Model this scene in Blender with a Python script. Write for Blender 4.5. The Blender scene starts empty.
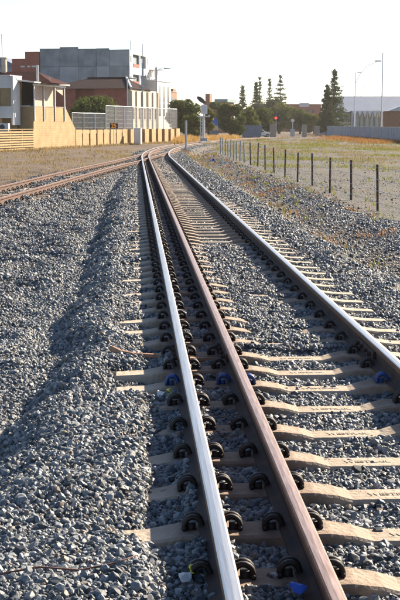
import bpy, bmesh, math, random
import numpy as np
from mathutils import Vector, Matrix
R = math.radians
rng = np.random.default_rng(7); random.seed(7)
S = bpy.context.scene
COL = S.collection

# ------------------------------------------------------------------ camera, sky, sun, exposure
F = 1265.0                     # focal length in photograph pixels (400 x 600)
CAMZ = 1.83
TH = math.atan(175 / F); PS = math.atan(65 * math.cos(TH) / F)
cd = bpy.data.cameras.new('camera'); cam = bpy.data.objects.new('camera', cd); COL.objects.link(cam)
cam.location = (0, 0, CAMZ); cam.rotation_euler = (math.pi / 2 - TH, 0, -PS)
cd.sensor_fit = 'VERTICAL'; cd.sensor_height = 36; cd.lens = F * 36 / 600
cd.clip_start = 0.1; cd.clip_end = 6000
S.camera = cam
SUN_AZ, SUN_EL = R(48), R(29)      # azimuth measured from the track direction (+Y) towards the right (+X)
sdir = Vector((math.cos(SUN_EL) * math.sin(SUN_AZ), math.cos(SUN_EL) * math.cos(SUN_AZ), math.sin(SUN_EL)))
w = bpy.data.worlds.new('World'); S.world = w; w.use_nodes = True
nt = w.node_tree; bg = nt.nodes['Background']
sky = nt.nodes.new('ShaderNodeTexSky'); sky.sky_type = 'NISHITA'; sky.sun_disc = False
sky.sun_elevation = SUN_EL; sky.sun_rotation = SUN_AZ
sky.air_density = 0.75; sky.dust_density = 0.5; sky.ozone_density = 1.0; sky.altitude = 0
nt.links.new(sky.outputs[0], bg.inputs[0]); bg.inputs[1].default_value = 0.06
sl = bpy.data.lights.new('sun', 'SUN'); sl.energy = 4.7; sl.angle = R(0.53); sl.color = (1.0, 0.85, 0.66)
so = bpy.data.objects.new('sun', sl); COL.objects.link(so); so.rotation_euler = sdir.to_track_quat('Z', 'Y').to_euler()
so.location = (40, 30, 40)
S.view_settings.view_transform = 'Standard'; S.view_settings.look = 'None'
S.view_settings.gamma = 1.0; S.view_settings.use_curve_mapping = False
S.view_settings.exposure = 1.78
S.render.engine = 'CYCLES'
S.render.resolution_x = 683; S.render.resolution_y = 1024

# ------------------------------------------------------------------ surveying helpers: photograph pixel <-> place
_s, _c, _st, _ct = math.sin(PS), math.cos(PS), math.sin(TH), math.cos(TH)
FW = Vector((_s * _ct, _c * _ct, -_st)); RT = Vector((_c, -_s, 0)); UP = Vector((_s * _st, _c * _st, _ct))
CP = Vector((0, 0, CAMZ))
def at(px, py, Y):
    d = FW + RT * ((px - 200) / F) + UP * ((300 - py) / F)
    return CP + d * (Y / d.y)
def proj(p):
    d = Vector(p) - CP; z = d.dot(FW)
    return 200 + F * d.dot(RT) / z, 300 - F * d.dot(UP) / z
def zat(x, y, py):
    lo, hi = -5.0, 80.0
    for _ in range(40):
        m = (lo + hi) / 2
        if proj((x, y, m))[1] > py: lo = m
        else: hi = m
    return (lo + hi) / 2

# ------------------------------------------------------------------ materials
MATS = {}
def mat(name, col, rough=0.8, metal=0.0, col2=None, scale=4.0, bump=0.0, bscale=None, detail=6, spec=0.5, gen='Object', lo=0.35, hi=0.65, stretch=None):
    m = bpy.data.materials.new(name); m.use_nodes = True; n = m.node_tree.nodes; l = m.node_tree.links
    b = n['Principled BSDF']; b.inputs['Roughness'].default_value = rough; b.inputs['Metallic'].default_value = metal
    b.inputs['Specular IOR Level'].default_value = spec
    b.inputs['Base Color'].default_value = (*col, 1)
    tc = n.new('ShaderNodeTexCoord'); src = tc.outputs[gen]
    if stretch:
        mp = n.new('ShaderNodeMapping'); mp.inputs['Scale'].default_value = stretch; l.new(src, mp.inputs[0]); src = mp.outputs[0]
    if col2:
        t = n.new('ShaderNodeTexNoise'); t.inputs['Scale'].default_value = scale; t.inputs['Detail'].default_value = detail
        l.new(src, t.inputs['Vector'])
        r = n.new('ShaderNodeMapRange'); r.inputs[1].default_value = lo; r.inputs[2].default_value = hi; l.new(t.outputs[0], r.inputs[0])
        x = n.new('ShaderNodeMix'); x.data_type = 'RGBA'; x.inputs[6].default_value = (*col, 1); x.inputs[7].default_value = (*col2, 1)
        l.new(r.outputs[0], x.inputs[0]); l.new(x.outputs[2], b.inputs['Base Color'])
    if bump:
        t2 = n.new('ShaderNodeTexNoise'); t2.inputs['Scale'].default_value = bscale or scale * 4; t2.inputs['Detail'].default_value = 8
        l.new(src, t2.inputs['Vector'])
        bp = n.new('ShaderNodeBump'); bp.inputs['Strength'].default_value = 1.0; bp.inputs['Distance'].default_value = bump
        l.new(t2.outputs[0], bp.inputs['Height']); l.new(bp.outputs[0], b.inputs['Normal'])
    MATS[name] = m
    return m
def leafmat(name, col, col2, trans=0.35):
    m = bpy.data.materials.new(name); m.use_nodes = True; n = m.node_tree.nodes; l = m.node_tree.links
    n.remove(n['Principled BSDF']); out = n['Material Output']
    g = n.new('ShaderNodeNewGeometry'); x = n.new('ShaderNodeMix'); x.data_type = 'RGBA'
    x.inputs[6].default_value = (*col, 1); x.inputs[7].default_value = (*col2, 1); l.new(g.outputs['Random Per Island'], x.inputs[0])
    d = n.new('ShaderNodeBsdfDiffuse'); t = n.new('ShaderNodeBsdfTranslucent'); a = n.new('ShaderNodeMixShader'); a.inputs[0].default_value = trans
    l.new(x.outputs[2], d.inputs[0]); l.new(x.outputs[2], t.inputs[0]); l.new(d.outputs[0], a.inputs[1]); l.new(t.outputs[0], a.inputs[2])
    l.new(a.outputs[0], out.inputs[0]); MATS[name] = m
    return m
mat('rust_edge', (.14, .065, .035), .6, .2, (.07, .032, .02), 12)
mat('steel_polished', (.66, .62, .57), .36, 1.0, (.50, .46, .41), 4, stretch=(30, .6, 30))
mat('steel_worn', (.52, .38, .31), .42, .8, (.33, .21, .16), 7, stretch=(20, .8, 20))
mat('rust_dark', (.022, .013, .010), .8, .0, (.055, .028, .018), 9, bump=.001, bscale=60)
mat('rust_orange', (.105, .046, .027), .85, 0, (.055, .027, .019), 5, bump=.001, bscale=50)
mat('rust_top', (.21, .13, .095), .55, .3, (.14, .078, .054), 5)
mat('clip_iron', (.010, .007, .006), .62, .1, (.028, .015, .011), 30)
mat('clip_blue', (.012, .06, .28), .5, 0, (.02, .03, .07), 18)
mat('paint_blue_plastic', (.015, .09, .50), .4)
mat('paint_yellow', (.65, .62, .05), .45)
mat('paint_white', (.62, .62, .62), .55, 0, (.55, .55, .55), 2)
mat('white_wall', (.56, .555, .54), .8, 0, (.47, .465, .45), .6)
mat('yellow_block', (.42, .287, .128), .88, 0, (.28, .18, .08), 1.1, lo=.28, hi=.75)
mat('yellow_timber', (.42, .275, .115), .78, 0, (.28, .17, .07), 2.5, stretch=(1, 1, 6))
mat('cream_wall', (.52, .45, .34), .85, 0, (.46, .39, .29), .7)
mat('tan_wall', (.29, .21, .11), .85, 0, (.23, .165, .09), 1.2)
mat('blind', (.46, .34, .26), .8, 0, (.40, .29, .22), 1)
mat('dark_opening', (.035, .025, .022), .6)  # near-black colour standing for the shade in openings and slat gaps
mat('glass_dark', (.03, .035, .04), .12, 0, (.05, .055, .06), .8)
mat('glass_green', (.07, .10, .10), .15)
mat('concrete_panel', (.24, .285, .315), .88, 0, (.14, .175, .20), .7, detail=8)
mat('concrete_panel_light', (.29, .335, .365), .88, 0, (.21, .245, .275), .55, detail=8)
mat('roof_tile_red', (.05, .013, .012), .95, 0, (.032, .010, .010), 2.5)
mat('roof_tile_dark', (.026, .013, .017), .95, 0, (.018, .010, .013), 2.5)
mat('brick_red', (.34, .105, .072), .88, 0, (.26, .08, .056), 1.5)
mat('brick_orange', (.32, .14, .075), .85, 0, (.26, .115, .065), 1.5)
mat('galvanised', (.40, .41, .42), .45, .6, (.33, .34, .35), 3)
mat('grey_pole', (.36, .38, .40), .5, .3, (.30, .32, .34), 3)
mat('fence_dark', (.040, .024, .019), .8, 0, (.045, .026, .02), 12)
mat('fence_grey', (.34, .33, .31), .8, 0, (.26, .25, .23), 10)
mat('sheet_fence', (.26, .31, .39), .6, .1, (.20, .25, .32), 1.0)
mat('sheet_roof', (.11, .15, .23), .65, .0, (.095, .13, .20), .5)
mat('timber_brown', (.25, .115, .06), .8, 0, (.19, .085, .045), 3)
mat('bark', (.10, .07, .05), .9, 0, (.06, .045, .035), 5, bump=.02)
mat('lamp_red', (.5, .02, .01), .4)
b = MATS['lamp_red'].node_tree.nodes['Principled BSDF']; b.inputs['Emission Color'].default_value = (1, .03, .015, 1); b.inputs['Emission Strength'].default_value = 1.3
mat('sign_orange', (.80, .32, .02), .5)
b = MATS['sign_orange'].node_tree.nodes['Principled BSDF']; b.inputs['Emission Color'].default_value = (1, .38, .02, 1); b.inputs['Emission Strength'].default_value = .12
mat('black_paint', (.018, .018, .02), .5)
mat('tarp_blue', (.025, .13, .55), .6, 0, (.02, .10, .45), 2)
mat('container_blue', (.14, .19, .27), .6, 0, (.11, .15, .21), 1)
mat('pale_stone', (.34, .30, .25), .85, 0, (.27, .24, .20), 3)
mat('rubber', (.02, .02, .02), .8)
mat('asphalt', (.085, .08, .075), .9, 0, (.11, .10, .095), 2)
mat('twig', (.16, .07, .05), .8, 0, (.10, .05, .04), 20)
mat('bar_brown', (.33, .18, .10), .7, 0, (.24, .12, .07), 15)
mat('green_roof', (.16, .24, .24), .6)
leafmat('leaf_dark', (.040, .062, .018), (.115, .135, .040), .45)
leafmat('leaf_mid', (.062, .085, .022), (.165, .175, .050), .45)
leafmat('leaf_yellow', (.11, .12, .025), (.20, .18, .04), .45)
leafmat('leaf_pine', (.028, .046, .022), (.070, .092, .042), .4)
leafmat('grass_gold', (.34, .20, .07), (.46, .31, .12), .4)
leafmat('grass_orange', (.24, .105, .035), (.34, .19, .065), .4)
leafmat('grass_straw', (.24, .18, .09), (.33, .26, .135), .35)
leafmat('grass_green', (.13, .155, .035), (.27, .25, .065), .4)

for q_ in ('roof_tile_dark', 'roof_tile_red'): MATS[q_].node_tree.nodes['Principled BSDF'].inputs['Specular IOR Level'].default_value = .1
# sleeper concrete: rust-stained between and beside the rails, stain deepened to paint in twin-rail shade, greyer at the ends
def sleeper_mat():
    m = mat('sleeper_concrete', (.30, .245, .185), .9, 0, (.42, .355, .28), 4, bump=.012, bscale=30, lo=.3, hi=.68)
    n = m.node_tree.nodes; l = m.node_tree.links; b = n['Principled BSDF']
    src = b.inputs['Base Color'].links[0].from_socket
    tc = n.new('ShaderNodeTexCoord'); sp = n.new('ShaderNodeSeparateXYZ'); l.new(tc.outputs['Object'], sp.inputs[0])
    no = n.new('ShaderNodeTexNoise'); no.inputs['Scale'].default_value = 7; no.inputs['Detail'].default_value = 6; l.new(tc.outputs['Object'], no.inputs['Vector'])
    ramp = n.new('ShaderNodeValToRGB'); e = ramp.color_ramp.elements
    mr = n.new('ShaderNodeMapRange'); mr.inputs[1].default_value = -.2; mr.inputs[2].default_value = 2.5; l.new(sp.outputs[0], mr.inputs[0])
    l.new(mr.outputs[0], ramp.inputs[0])
    pts = [(-.2, 0), (.1, .0), (.25, 1), (.85, 1), (1.15, .25), (1.5, .25), (1.65, .9), (2.0, .9), (2.15, .15), (2.5, 0)]
    while len(e) < len(pts): e.new(.5)
    for q, (x, v) in zip(e, pts): q.position = (x + .2) / 2.7; q.color = (v, v, v, 1)
    mu = n.new('ShaderNodeMath'); mu.operation = 'MULTIPLY'; l.new(ramp.outputs[0], mu.inputs[0]); l.new(no.outputs[0], mu.inputs[1])
    mu2 = n.new('ShaderNodeMath'); mu2.operation = 'MULTIPLY'; mu2.inputs[1].default_value = 1.3; mu2.use_clamp = True; l.new(mu.outputs[0], mu2.inputs[0])
    x = n.new('ShaderNodeMix'); x.data_type = 'RGBA'; x.inputs[7].default_value = (.14, .082, .052, 1)
    l.new(mu2.outputs[0], x.inputs[0]); l.new(src, x.inputs[6]); l.new(x.outputs[2], b.inputs['Base Color'])
sleeper_mat()

# block / brick coursing as fine relief and joint colour on far walls
def add_courses(name, bw, bh, mortar, fac=.6):
    m = MATS[name]; n = m.node_tree.nodes; l = m.node_tree.links; b = n['Principled BSDF']
    src = b.inputs['Base Color'].links[0].from_socket
    g = n.new('ShaderNodeTexCoord'); sp = n.new('ShaderNodeSeparateXYZ'); l.new(g.outputs['Object'], sp.inputs[0])
    ad = n.new('ShaderNodeMath'); ad.operation = 'ADD'; l.new(sp.outputs[0], ad.inputs[0]); l.new(sp.outputs[1], ad.inputs[1])
    cb = n.new('ShaderNodeCombineXYZ'); l.new(ad.outputs[0], cb.inputs[0]); l.new(sp.outputs[2], cb.inputs[1])
    br = n.new('ShaderNodeTexBrick'); br.inputs['Scale'].default_value = 1; br.inputs['Brick Width'].default_value = bw; br.inputs['Row Height'].default_value = bh
    br.inputs['Mortar Size'].default_value = bh * .07; br.inputs['Color1'].default_value = (1, 1, 1, 1); br.inputs['Color2'].default_value = (.8, .8, .8, 1)
    br.inputs['Mortar'].default_value = (*mortar, 1); l.new(cb.outputs[0], br.inputs['Vector'])
    x = n.new('ShaderNodeMix'); x.data_type = 'RGBA'; x.blend_type = 'MULTIPLY'; x.inputs[0].default_value = fac
    l.new(src, x.inputs[6]); l.new(br.outputs[0], x.inputs[7]); l.new(x.outputs[2], b.inputs['Base Color'])
add_courses('yellow_block', .4, .2, (.55, .5, .45)); add_courses('brick_red', .24, .086, (.9, .9, .9)); add_courses('brick_orange', .24, .086, (.9, .9, .9))

# ------------------------------------------------------------------ mesh helpers
class MB:
    def __init__(s): s.v = []; s.f = []; s.m = []
    def box(s, x0, x1, y0, y1, z0, z1, m=0):
        b = len(s.v)
        s.v += [(x0, y0, z0), (x1, y0, z0), (x1, y1, z0), (x0, y1, z0), (x0, y0, z1), (x1, y0, z1), (x1, y1, z1), (x0, y1, z1)]
        for f in ((0, 3, 2, 1), (4, 5, 6, 7), (0, 1, 5, 4), (1, 2, 6, 5), (2, 3, 7, 6), (3, 0, 4, 7)): s.f.append(tuple(b + i for i in f)); s.m.append(m)
        return s
    def poly(s, pts, m=0):
        b = len(s.v); s.v += [tuple(p) for p in pts]; s.f.append(tuple(range(b, b + len(pts)))); s.m.append(m); return s
    def prism(s, pts, d, m=0):
        """closed outline pts (3d) pushed along vector d"""
        b = len(s.v); k = len(pts); d = Vector(d)
        s.v += [tuple(p) for p in pts] + [tuple(Vector(p) + d) for p in pts]
        s.f.append(tuple(range(b, b + k))[::-1]); s.f.append(tuple(range(b + k, b + 2 * k))); s.m += [m, m]
        for i in range(k):
            j = (i + 1) % k; s.f.append((b + i, b + j, b + k + j, b + k + i)); s.m.append(m)
        return s
    def tube(s, pts, r, n=6, m=0, caps=True):
        pts = [Vector(p) for p in pts]; b = len(s.v); K = len(pts)
        rr = r if isinstance(r, (list, tuple)) else [r] * K
        ref = None
        for i, p in enumerate(pts):
            t = (pts[min(i + 1, K - 1)] - pts[max(i - 1, 0)]).normalized()
            if ref is None: ref = Vector((0, 0, 1)) if abs(t.z) < .9 else Vector((1, 0, 0))
            a = t.cross(ref).normalized(); c = a.cross(t).normalized(); ref = c
            for k in range(n):
                q = 2 * math.pi * k / n; s.v.append(tuple(p + (a * math.cos(q) + c * math.sin(q)) * rr[i]))
        for i in range(K - 1):
            for k in range(n):
                k2 = (k + 1) % n; s.f.append((b + i * n + k, b + i * n + k2, b + (i + 1) * n + k2, b + (i + 1) * n + k)); s.m.append(m)
        if caps:
            s.f.append(tuple(b + k for k in range(n))[::-1]); s.f.append(tuple(b + (K - 1) * n + k for k in range(n))); s.m += [m, m]
        return s
    def mesh(s, name, mats, smooth=False):
        me = bpy.data.meshes.new(name); me.from_pydata(s.v, [], s.f)
        for k in (mats if isinstance(mats, (list, tuple)) else [mats]): me.materials.append(MATS[k])
        me.polygons.foreach_set('material_index', s.m)
        bm = bmesh.new(); bm.from_mesh(me); bmesh.ops.recalc_face_normals(bm, faces=bm.faces); bm.to_mesh(me); bm.free()
        if smooth: me.polygons.foreach_set('use_smooth', [True] * len(me.polygons))
        return me
    def build(s, name, mats, parent=None, loc=(0, 0, 0), rz=0, smooth=False, bevel=0):
        return link(name, s.mesh(name, mats, smooth), parent, loc, rz, bevel)
def link(name, me, parent=None, loc=(0, 0, 0), rz=0, bevel=0):
    o = bpy.data.objects.new(name, me); COL.objects.link(o); o.location = loc; o.rotation_euler = (0, 0, rz); o.parent = parent
    if bevel:
        b = o.modifiers.new('bevel', 'BEVEL'); b.width = bevel; b.segments = 2; b.limit_method = 'ANGLE'
    return o
def tag(o, label, cat, group=None, kind=None):
    o['label'] = label
    if kind: o['kind'] = kind
    if cat: o['category'] = cat
    if group: o['group'] = group
    return o
def thing(name, label, cat, loc=(0, 0, 0), rz=0, group=None):
    o = bpy.data.objects.new(name, None); COL.objects.link(o); o.location = loc; o.rotation_euler = (0, 0, rz); o.empty_display_size = .2
    return tag(o, label, cat, group)
def quads_mesh(name, V, Fq, m):
    """numpy fast mesh: V (n,3), Fq (k,4) or (k,3)"""
    me = bpy.data.meshes.new(name); k, c = Fq.shape
    me.vertices.add(len(V)); me.vertices.foreach_set('co', V.astype(np.float32).ravel())
    me.loops.add(k * c); me.loops.foreach_set('vertex_index', Fq.astype(np.int32).ravel())
    me.polygons.add(k); me.polygons.foreach_set('loop_start', np.arange(0, k * c, c, dtype=np.int32)); me.polygons.foreach_set('loop_total', np.full(k, c, np.int32))
    me.update(calc_edges=True); me.materials.append(MATS[m]) if m else None
    return me

# ------------------------------------------------------------------ lie of the land
NW = {}
def wn(x, y, lam0, lam1, seed, k=14):
    if (lam0, lam1, seed, k) not in NW:
        g = np.random.default_rng(seed); NW[(lam0, lam1, seed, k)] = [(2 * np.pi / g.uniform(lam0, lam1), g.uniform(0, 2 * np.pi), g.uniform(0, 2 * np.pi)) for _ in range(k)]
    r = 0
    for f, a, p in NW[(lam0, lam1, seed, k)]: r = r + np.sin(f * (x * math.cos(a) + y * math.sin(a)) + p)
    return r / math.sqrt(k / 2)          # about unit variance
Y0, RC = 66.0, 335.0
def xm(Y): return np.where(Y > Y0, (Y - Y0) ** 2 / (2 * RC), 0.0)
def hm(Y): return math.atan(max(0, Y - Y0) / RC)
def xl(Y): return np.where(Y < 60, -3.47 + (Y - 32.0) * .1 + 0.0011*(Y-46)**2*np.where(Y<46,0,1), -3.47 + 28 * .1 + .0011*14**2+ (Y - 60) * .098)
def hl(Y): return math.atan((float(xl(np.float64(Y + .5))) - float(xl(np.float64(Y - .5)))))
XL, XM, XR = .34, .708, 1.845
def ss(a, b, x):
    t = np.clip((x - a) / (b - a), 0, 1); return t * t * (3 - 2 * t)
def sleeper_top(u):
    return np.interp(u, [-.17, .05, .2, .88, 1.0, 1.08, 1.5, 1.58, 1.68, 2.02, 2.2, 2.42], [-.035, -.025, 0, 0, -.018, -.042, -.042, -.018, 0, 0, -.025, -.035])
def ground(x, Y):
    x = np.asarray(x, float); Y = np.asarray(Y, float)
    u = x - xm(Y); wl = x - xl(Y)
    # natural ground: trough left of the main bed, rising to the siding bed; flat right
    G = np.where(u < 0, -.48 + .24 * ss(-1.2, -2.8, u), -.27)
    G = np.where(wl < -1.7, -.25, G)
    far = ss(45, 85, Y); G = G * (1 - far) + far * np.maximum(G, -.24)
    # main bed
    crib = np.where((Y > 10.4) & (Y < 19.5), -.034, -.068)
    crib = crib - .03 * ss(19.5, 21, Y) + (.055) * ss(36, 46, Y)
    n1 = wn(x, Y, .35, .9, 3)
    mid = crib + .010 * n1
    twin = -.030 + .014 * n1
    left = .004 + .020 * wn(x, Y, .3, 1.3, 5) - .030 * ss(.14, .05, np.abs(u - .13)) - .040 * ss(10.2, 11, Y) * ss(50, 40, Y) * ss(-.35, -.1, u) - .07 * ss(.55, .35, np.abs(Y - 9.1)) * ss(-.45, -.15, u)
    right = -.062 + .012 * n1 + .035 * ss(26, 40, Y) + .03 * ss(2.3, 2.7, u)
    M = np.where(u < .34, left, np.where(u < .708, twin, np.where(u < 1.845, mid, right)))
    crest = -.40 - .28 * ss(10.5, 7, Y) + .06 * wn(x * .5, Y, 1.0, 3.5, 11)
    M = M - .46 * ss(-.22, .82, crest - u) - .012 * np.clip(crest - u, 0, 1)
    M = M - .24 * ss(0, .8, u - 2.85)
    # siding bed
    L = -.06 - .20 * ss(1.15, 2.1, np.abs(wl)) - .0 * wl
    L = np.where((Y > 95), -9, L)
    H = np.maximum(M, G)
    H = np.maximum(H, L)
    # low berm of spoil ballast beyond the right ditch
    H = H + .09 * np.exp(-((u - 4.75) / .6) ** 2) * (u > 0) * (.75 + .35 * wn(x, Y, 1.5, 4, 21)) - .05 * np.exp(-((u - 3.8) / .35) ** 2) * (u > 0)
    rough = ss(-.9, -1.3, u) * ss(-7, -4, x + .0 * Y) * (1 - far)
    H = H + rough * (.040 * wn(x, Y * .6, 1.1, 3.2, 31) + .020 * wn(x, Y, .4, .9, 32))
    H = H + .02 * wn(x, Y, 3, 9, 33) * (np.abs(u - 1.1) > 3.5) * (Y > 20)
    return H
def zg(x, Y): return float(ground(np.float64(x), np.float64(Y)))
def ballast_mask(x, Y):
    u = x - xm(Y); wl = x - xl(Y)
    m = ss(-6, -5.5, u) * ss(3.25, 2.65, u + .18 * wn(x, Y, .5, 2, 43))
    m = m * np.where(Y < 95, ss(-1.9, -1.5, wl + .15 * wn(x, Y, .6, 2, 41)), ss(-1.8, -1.2, u))
    b = .85 * np.exp(-((u - 4.85) / .62) ** 4) * ss(95, 70, Y)
    return np.clip(np.maximum(m, b), 0, 1)

def axis(segs):
    out = []
    for a, b, st in segs: out += list(np.arange(a, b, st))
    return np.array(out)
def geo(a, b, k): return list(np.geomspace(a, b, k))
xs = np.array(sorted([-q for q in geo(12, 2500, 26)] + list(axis([(-11.9, -6, .4), (-6, 3.4, .075), (3.4, 7.5, .12), (7.5, 12, .4)])) + geo(12, 2500, 26)))
ys = np.array(list(np.arange(-40, 2.5, 4)) + list(axis([(2.5, 30, .11), (30, 60, .22), (60, 130, .6), (130, 300, 6)])) + geo(300, 4000, 18))
GX, GY = np.meshgrid(xs, ys); GZ = ground(GX, GY)
V = np.stack([GX, GY, GZ], -1).reshape(-1, 3); nx, ny = len(xs), len(ys)
I = np.arange(nx * ny).reshape(ny, nx)
Fq = np.stack([I[:-1, :-1], I[:-1, 1:], I[1:, 1:], I[1:, :-1]], -1).reshape(-1, 4)
def ground_mat():
    m = bpy.data.materials.new('ground_soil'); m.use_nodes = True; n = m.node_tree.nodes; l = m.node_tree.links; b = n['Principled BSDF']
    b.inputs['Roughness'].default_value = .95; b.inputs['Specular IOR Level'].default_value = .2
    tc = n.new('ShaderNodeTexCoord'); at_ = n.new('ShaderNodeAttribute'); at_.attribute_name = 'zone'
    sp = n.new('ShaderNodeSeparateColor'); l.new(at_.outputs['Color'], sp.inputs[0])
    def noise(sc, d=8):
        t = n.new('ShaderNodeTexNoise'); t.inputs['Scale'].default_value = sc; t.inputs['Detail'].default_value = d; l.new(tc.outputs['Object'], t.inputs['Vector']); return t.outputs[0]
    def rmp(s, a, c):
        r = n.new('ShaderNodeMapRange'); r.inputs[1].default_value = a; r.inputs[2].default_value = c; l.new(s, r.inputs[0]); return r.outputs[0]
    def mix(fac, a, c):
        x = n.new('ShaderNodeMix'); x.data_type = 'RGBA'
        for k, q in ((6, a), (7, c)):
            if isinstance(q, tuple): x.inputs[k].default_value = (*q, 1)
            else: l.new(q, x.inputs[k])
        l.new(fac, x.inputs[0]); return x.outputs[2]
    def mul(a, c):
        x = n.new('ShaderNodeMath'); x.operation = 'MULTIPLY'; l.new(a, x.inputs[0]); l.new(c, x.inputs[1]); return x.outputs[0]
    vor = n.new('ShaderNodeTexVoronoi'); vor.inputs['Scale'].default_value = 22; l.new(tc.outputs['Object'], vor.inputs['Vector'])
    ssep = n.new('ShaderNodeSeparateColor'); l.new(vor.outputs['Color'], ssep.inputs[0])
    field = mix(rmp(noise(.35), .35, .65), (.075, .076, .074), (.105, .10, .088))
    field = mix(rmp(noise(9), .40, .62), field, (.125, .122, .115))
    dirt = mix(rmp(noise(.8), .35, .65), (.105, .080, .060), (.155, .118, .085)); dirt = mix(rmp(noise(14), .5, .7), dirt, (.07, .052, .04))
    stone = mix(ssep.outputs[0], (.035, .038, .043), (.13, .135, .14))
    pale = mix(rmp(noise(6), .35, .65), (.24, .22, .19), (.17, .16, .14))
    c = mix(sp.outputs[1], field, dirt)
    c = mix(sp.outputs[0], c, stone)
    c = mix(mul(sp.outputs[2], rmp(noise(3), .3, .5)), c, pale)
    l.new(c, b.inputs['Base Color'])
    bp = n.new('ShaderNodeBump'); bp.inputs['Distance'].default_value = .03; bp.inputs['Strength'].default_value = .9; l.new(vor.outputs['Distance'], bp.inputs['Height'])
    bp2 = n.new('ShaderNodeBump'); bp2.inputs['Distance'].default_value = .05; bp2.inputs['Strength'].default_value = .7; l.new(noise(5), bp2.inputs['Height']); l.new(bp.outputs[0], bp2.inputs['Normal'])
    l.new(bp2.outputs[0], b.inputs['Normal']); MATS['ground_soil'] = m
ground_mat()
gme = quads_mesh('ground', V, Fq, 'ground_soil')
fx, fy = V[:, 0], V[:, 1]; uu = fx - xm(fy)
zone = np.zeros((len(V), 4), np.float32)
zone[:, 0] = ballast_mask(fx, fy)
zone[:, 1] = np.clip(ss(-1.3, -1.9, fx - xl(fy)) * (fy < 97) + ss(-1.5, -2.5, uu) * (fy >= 97) + .85 * np.exp(-((uu - 3.8) / .6) ** 4) * ss(-1.0, .4, wn(fx, fy, 1, 4, 52)) + .3 * ss(.4, 1.2, wn(fx, fy, 2, 6, 51)) * (uu > 3.2), 0, 1)
zone[:, 2] = ss(17, 26, fy) * ss(70, 60, fy) * ss(.8, 1.0, uu) * ss(1.9, 1.7, uu) * (.35 + .65 * ss(30, 45, fy)) + ss(60, 75, fy) * ss(120, 100, fy) * ss(-.3, .2, uu) * ss(2.6, 2.2, uu) * .6
ca = gme.color_attributes.new('zone', 'FLOAT_COLOR', 'POINT'); ca.data.foreach_set('color', zone.ravel())
gme.polygons.foreach_set('use_smooth', [True] * len(gme.polygons))
go = link('ground', gme); go['kind'] = 'structure'

# ------------------------------------------------------------------ rails
PROF = [(-.0635, .006), (-.0635, .016), (-.030, .028), (-.009, .042), (-.009, .114), (-.033, .126), (-.035, .157), (-.0315, .1655), (-.024, .1695), (0, .1715),
        (.024, .1695), (.0315, .1655), (.035, .157), (.033, .126), (.009, .114), (.009, .042), (.030, .028), (.0635, .016), (.0635, .006)]
def rail(name, path, mats, dz=0, lo_=7):
    """path: list of (x, y, heading); top facets take the second material"""
    mb = MB(); K = len(PROF)
    for x, y, h in path:
        c, s = math.cos(h), math.sin(h)
        for px, pz in PROF: mb.v.append((x + px * c, y - px * s, pz + dz))
    for i in range(len(path) - 1):
        for k in range(K - 1):
            mb.f.append((i * K + k, i * K + k + 1, (i + 1) * K + k + 1, (i + 1) * K + k)); mb.m.append(1 if lo_ <= k <= 17 - lo_ else (2 if 5 <= k <= 12 else 0))
        mb.f.append((i * K + K - 1, i * K, (i + 1) * K, (i + 1) * K + K - 1)); mb.m.append(0)
    mb.f.append(tuple(range(K))); mb.f.append(tuple(range((len(path) - 1) * K, len(path) * K))); mb.m += [0, 0]
    return mb.build(name, mats)
def main_path(off, y0, y1, st=1.0):
    P = []; y = y0
    while y <= y1 + 1e-6:
        h = hm(y); P.append((float(xm(np.float64(y))) + off * math.cos(h), y - off * math.sin(h), h)); y += st if y > 60 else 2.0
    return P
def side_path(off, y0, y1, st=2.0):
    P = []; y = y0
    while y <= y1 + 1e-6:
        h = hl(y); P.append((float(xl(np.float64(y))) + off * math.cos(h), y - off * math.sin(h), h)); y += st
    return P
JY = 9.72        # bolted joint
r_left = rail('steel_rail', main_path(XL, 1.0, 111), ['rust_dark', 'steel_polished', 'rust_edge'])
tag(r_left, 'bright polished left rail of the straight three-rail track, nearest the ballast slope', 'rail')
r_mid = rail('steel_rail', main_path(XM, 1.0, 175), ['rust_dark', 'steel_worn', 'rust_edge'], 0, 8)
tag(r_mid, 'brownish middle rail close beside the polished left rail', 'rail')
r_right = rail('steel_rail', main_path(XR, 1.0, 175), ['rust_dark', 'steel_polished', 'rust_edge'])
tag(r_right, 'right-hand rail of the straight track with polished head and dark shaded side', 'rail')
s1 = rail('steel_rail', side_path(-.57, 18, 88), ['rust_orange', 'rust_top', 'rust_orange'], -.004)
tag(s1, 'rusty rail of the converging siding, the one nearer the yellow wall', 'rail')
s2 = rail('steel_rail', side_path(.57, 18, 92), ['rust_orange', 'rust_top', 'rust_orange'], -.007)
tag(s2, 'rusty rail of the converging siding, the one nearer the grey ballast heap', 'rail')
# fishplates bolted at the joint (parts of the rail they hold)
def fishplate(parent, x, y, side):
    mb = MB(); a = .0095 * side; b_ = .034 * side
    mb.prism([(a, -.34, .044), (b_, -.34, .05), (b_, -.34, .1), (a, -.34, .112)], (0, .68, 0))
    o = mb.build('fishplate', 'rust_dark', parent, (x, y, 0), bevel=.004)
    for k in (-.25, -.09, .09, .25):
        MB().tube([(b_, k, .076), (b_ + .03 * side, k, .076)], .017, 6).build('bolt', 'rust_dark', o)
for rl, x, jy in ((r_left, XL, JY), (r_mid, XM, JY + .05), (r_right, XR, JY + .1)):
    for sd in (-1, 1): fishplate(rl, x, jy, sd)

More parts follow.
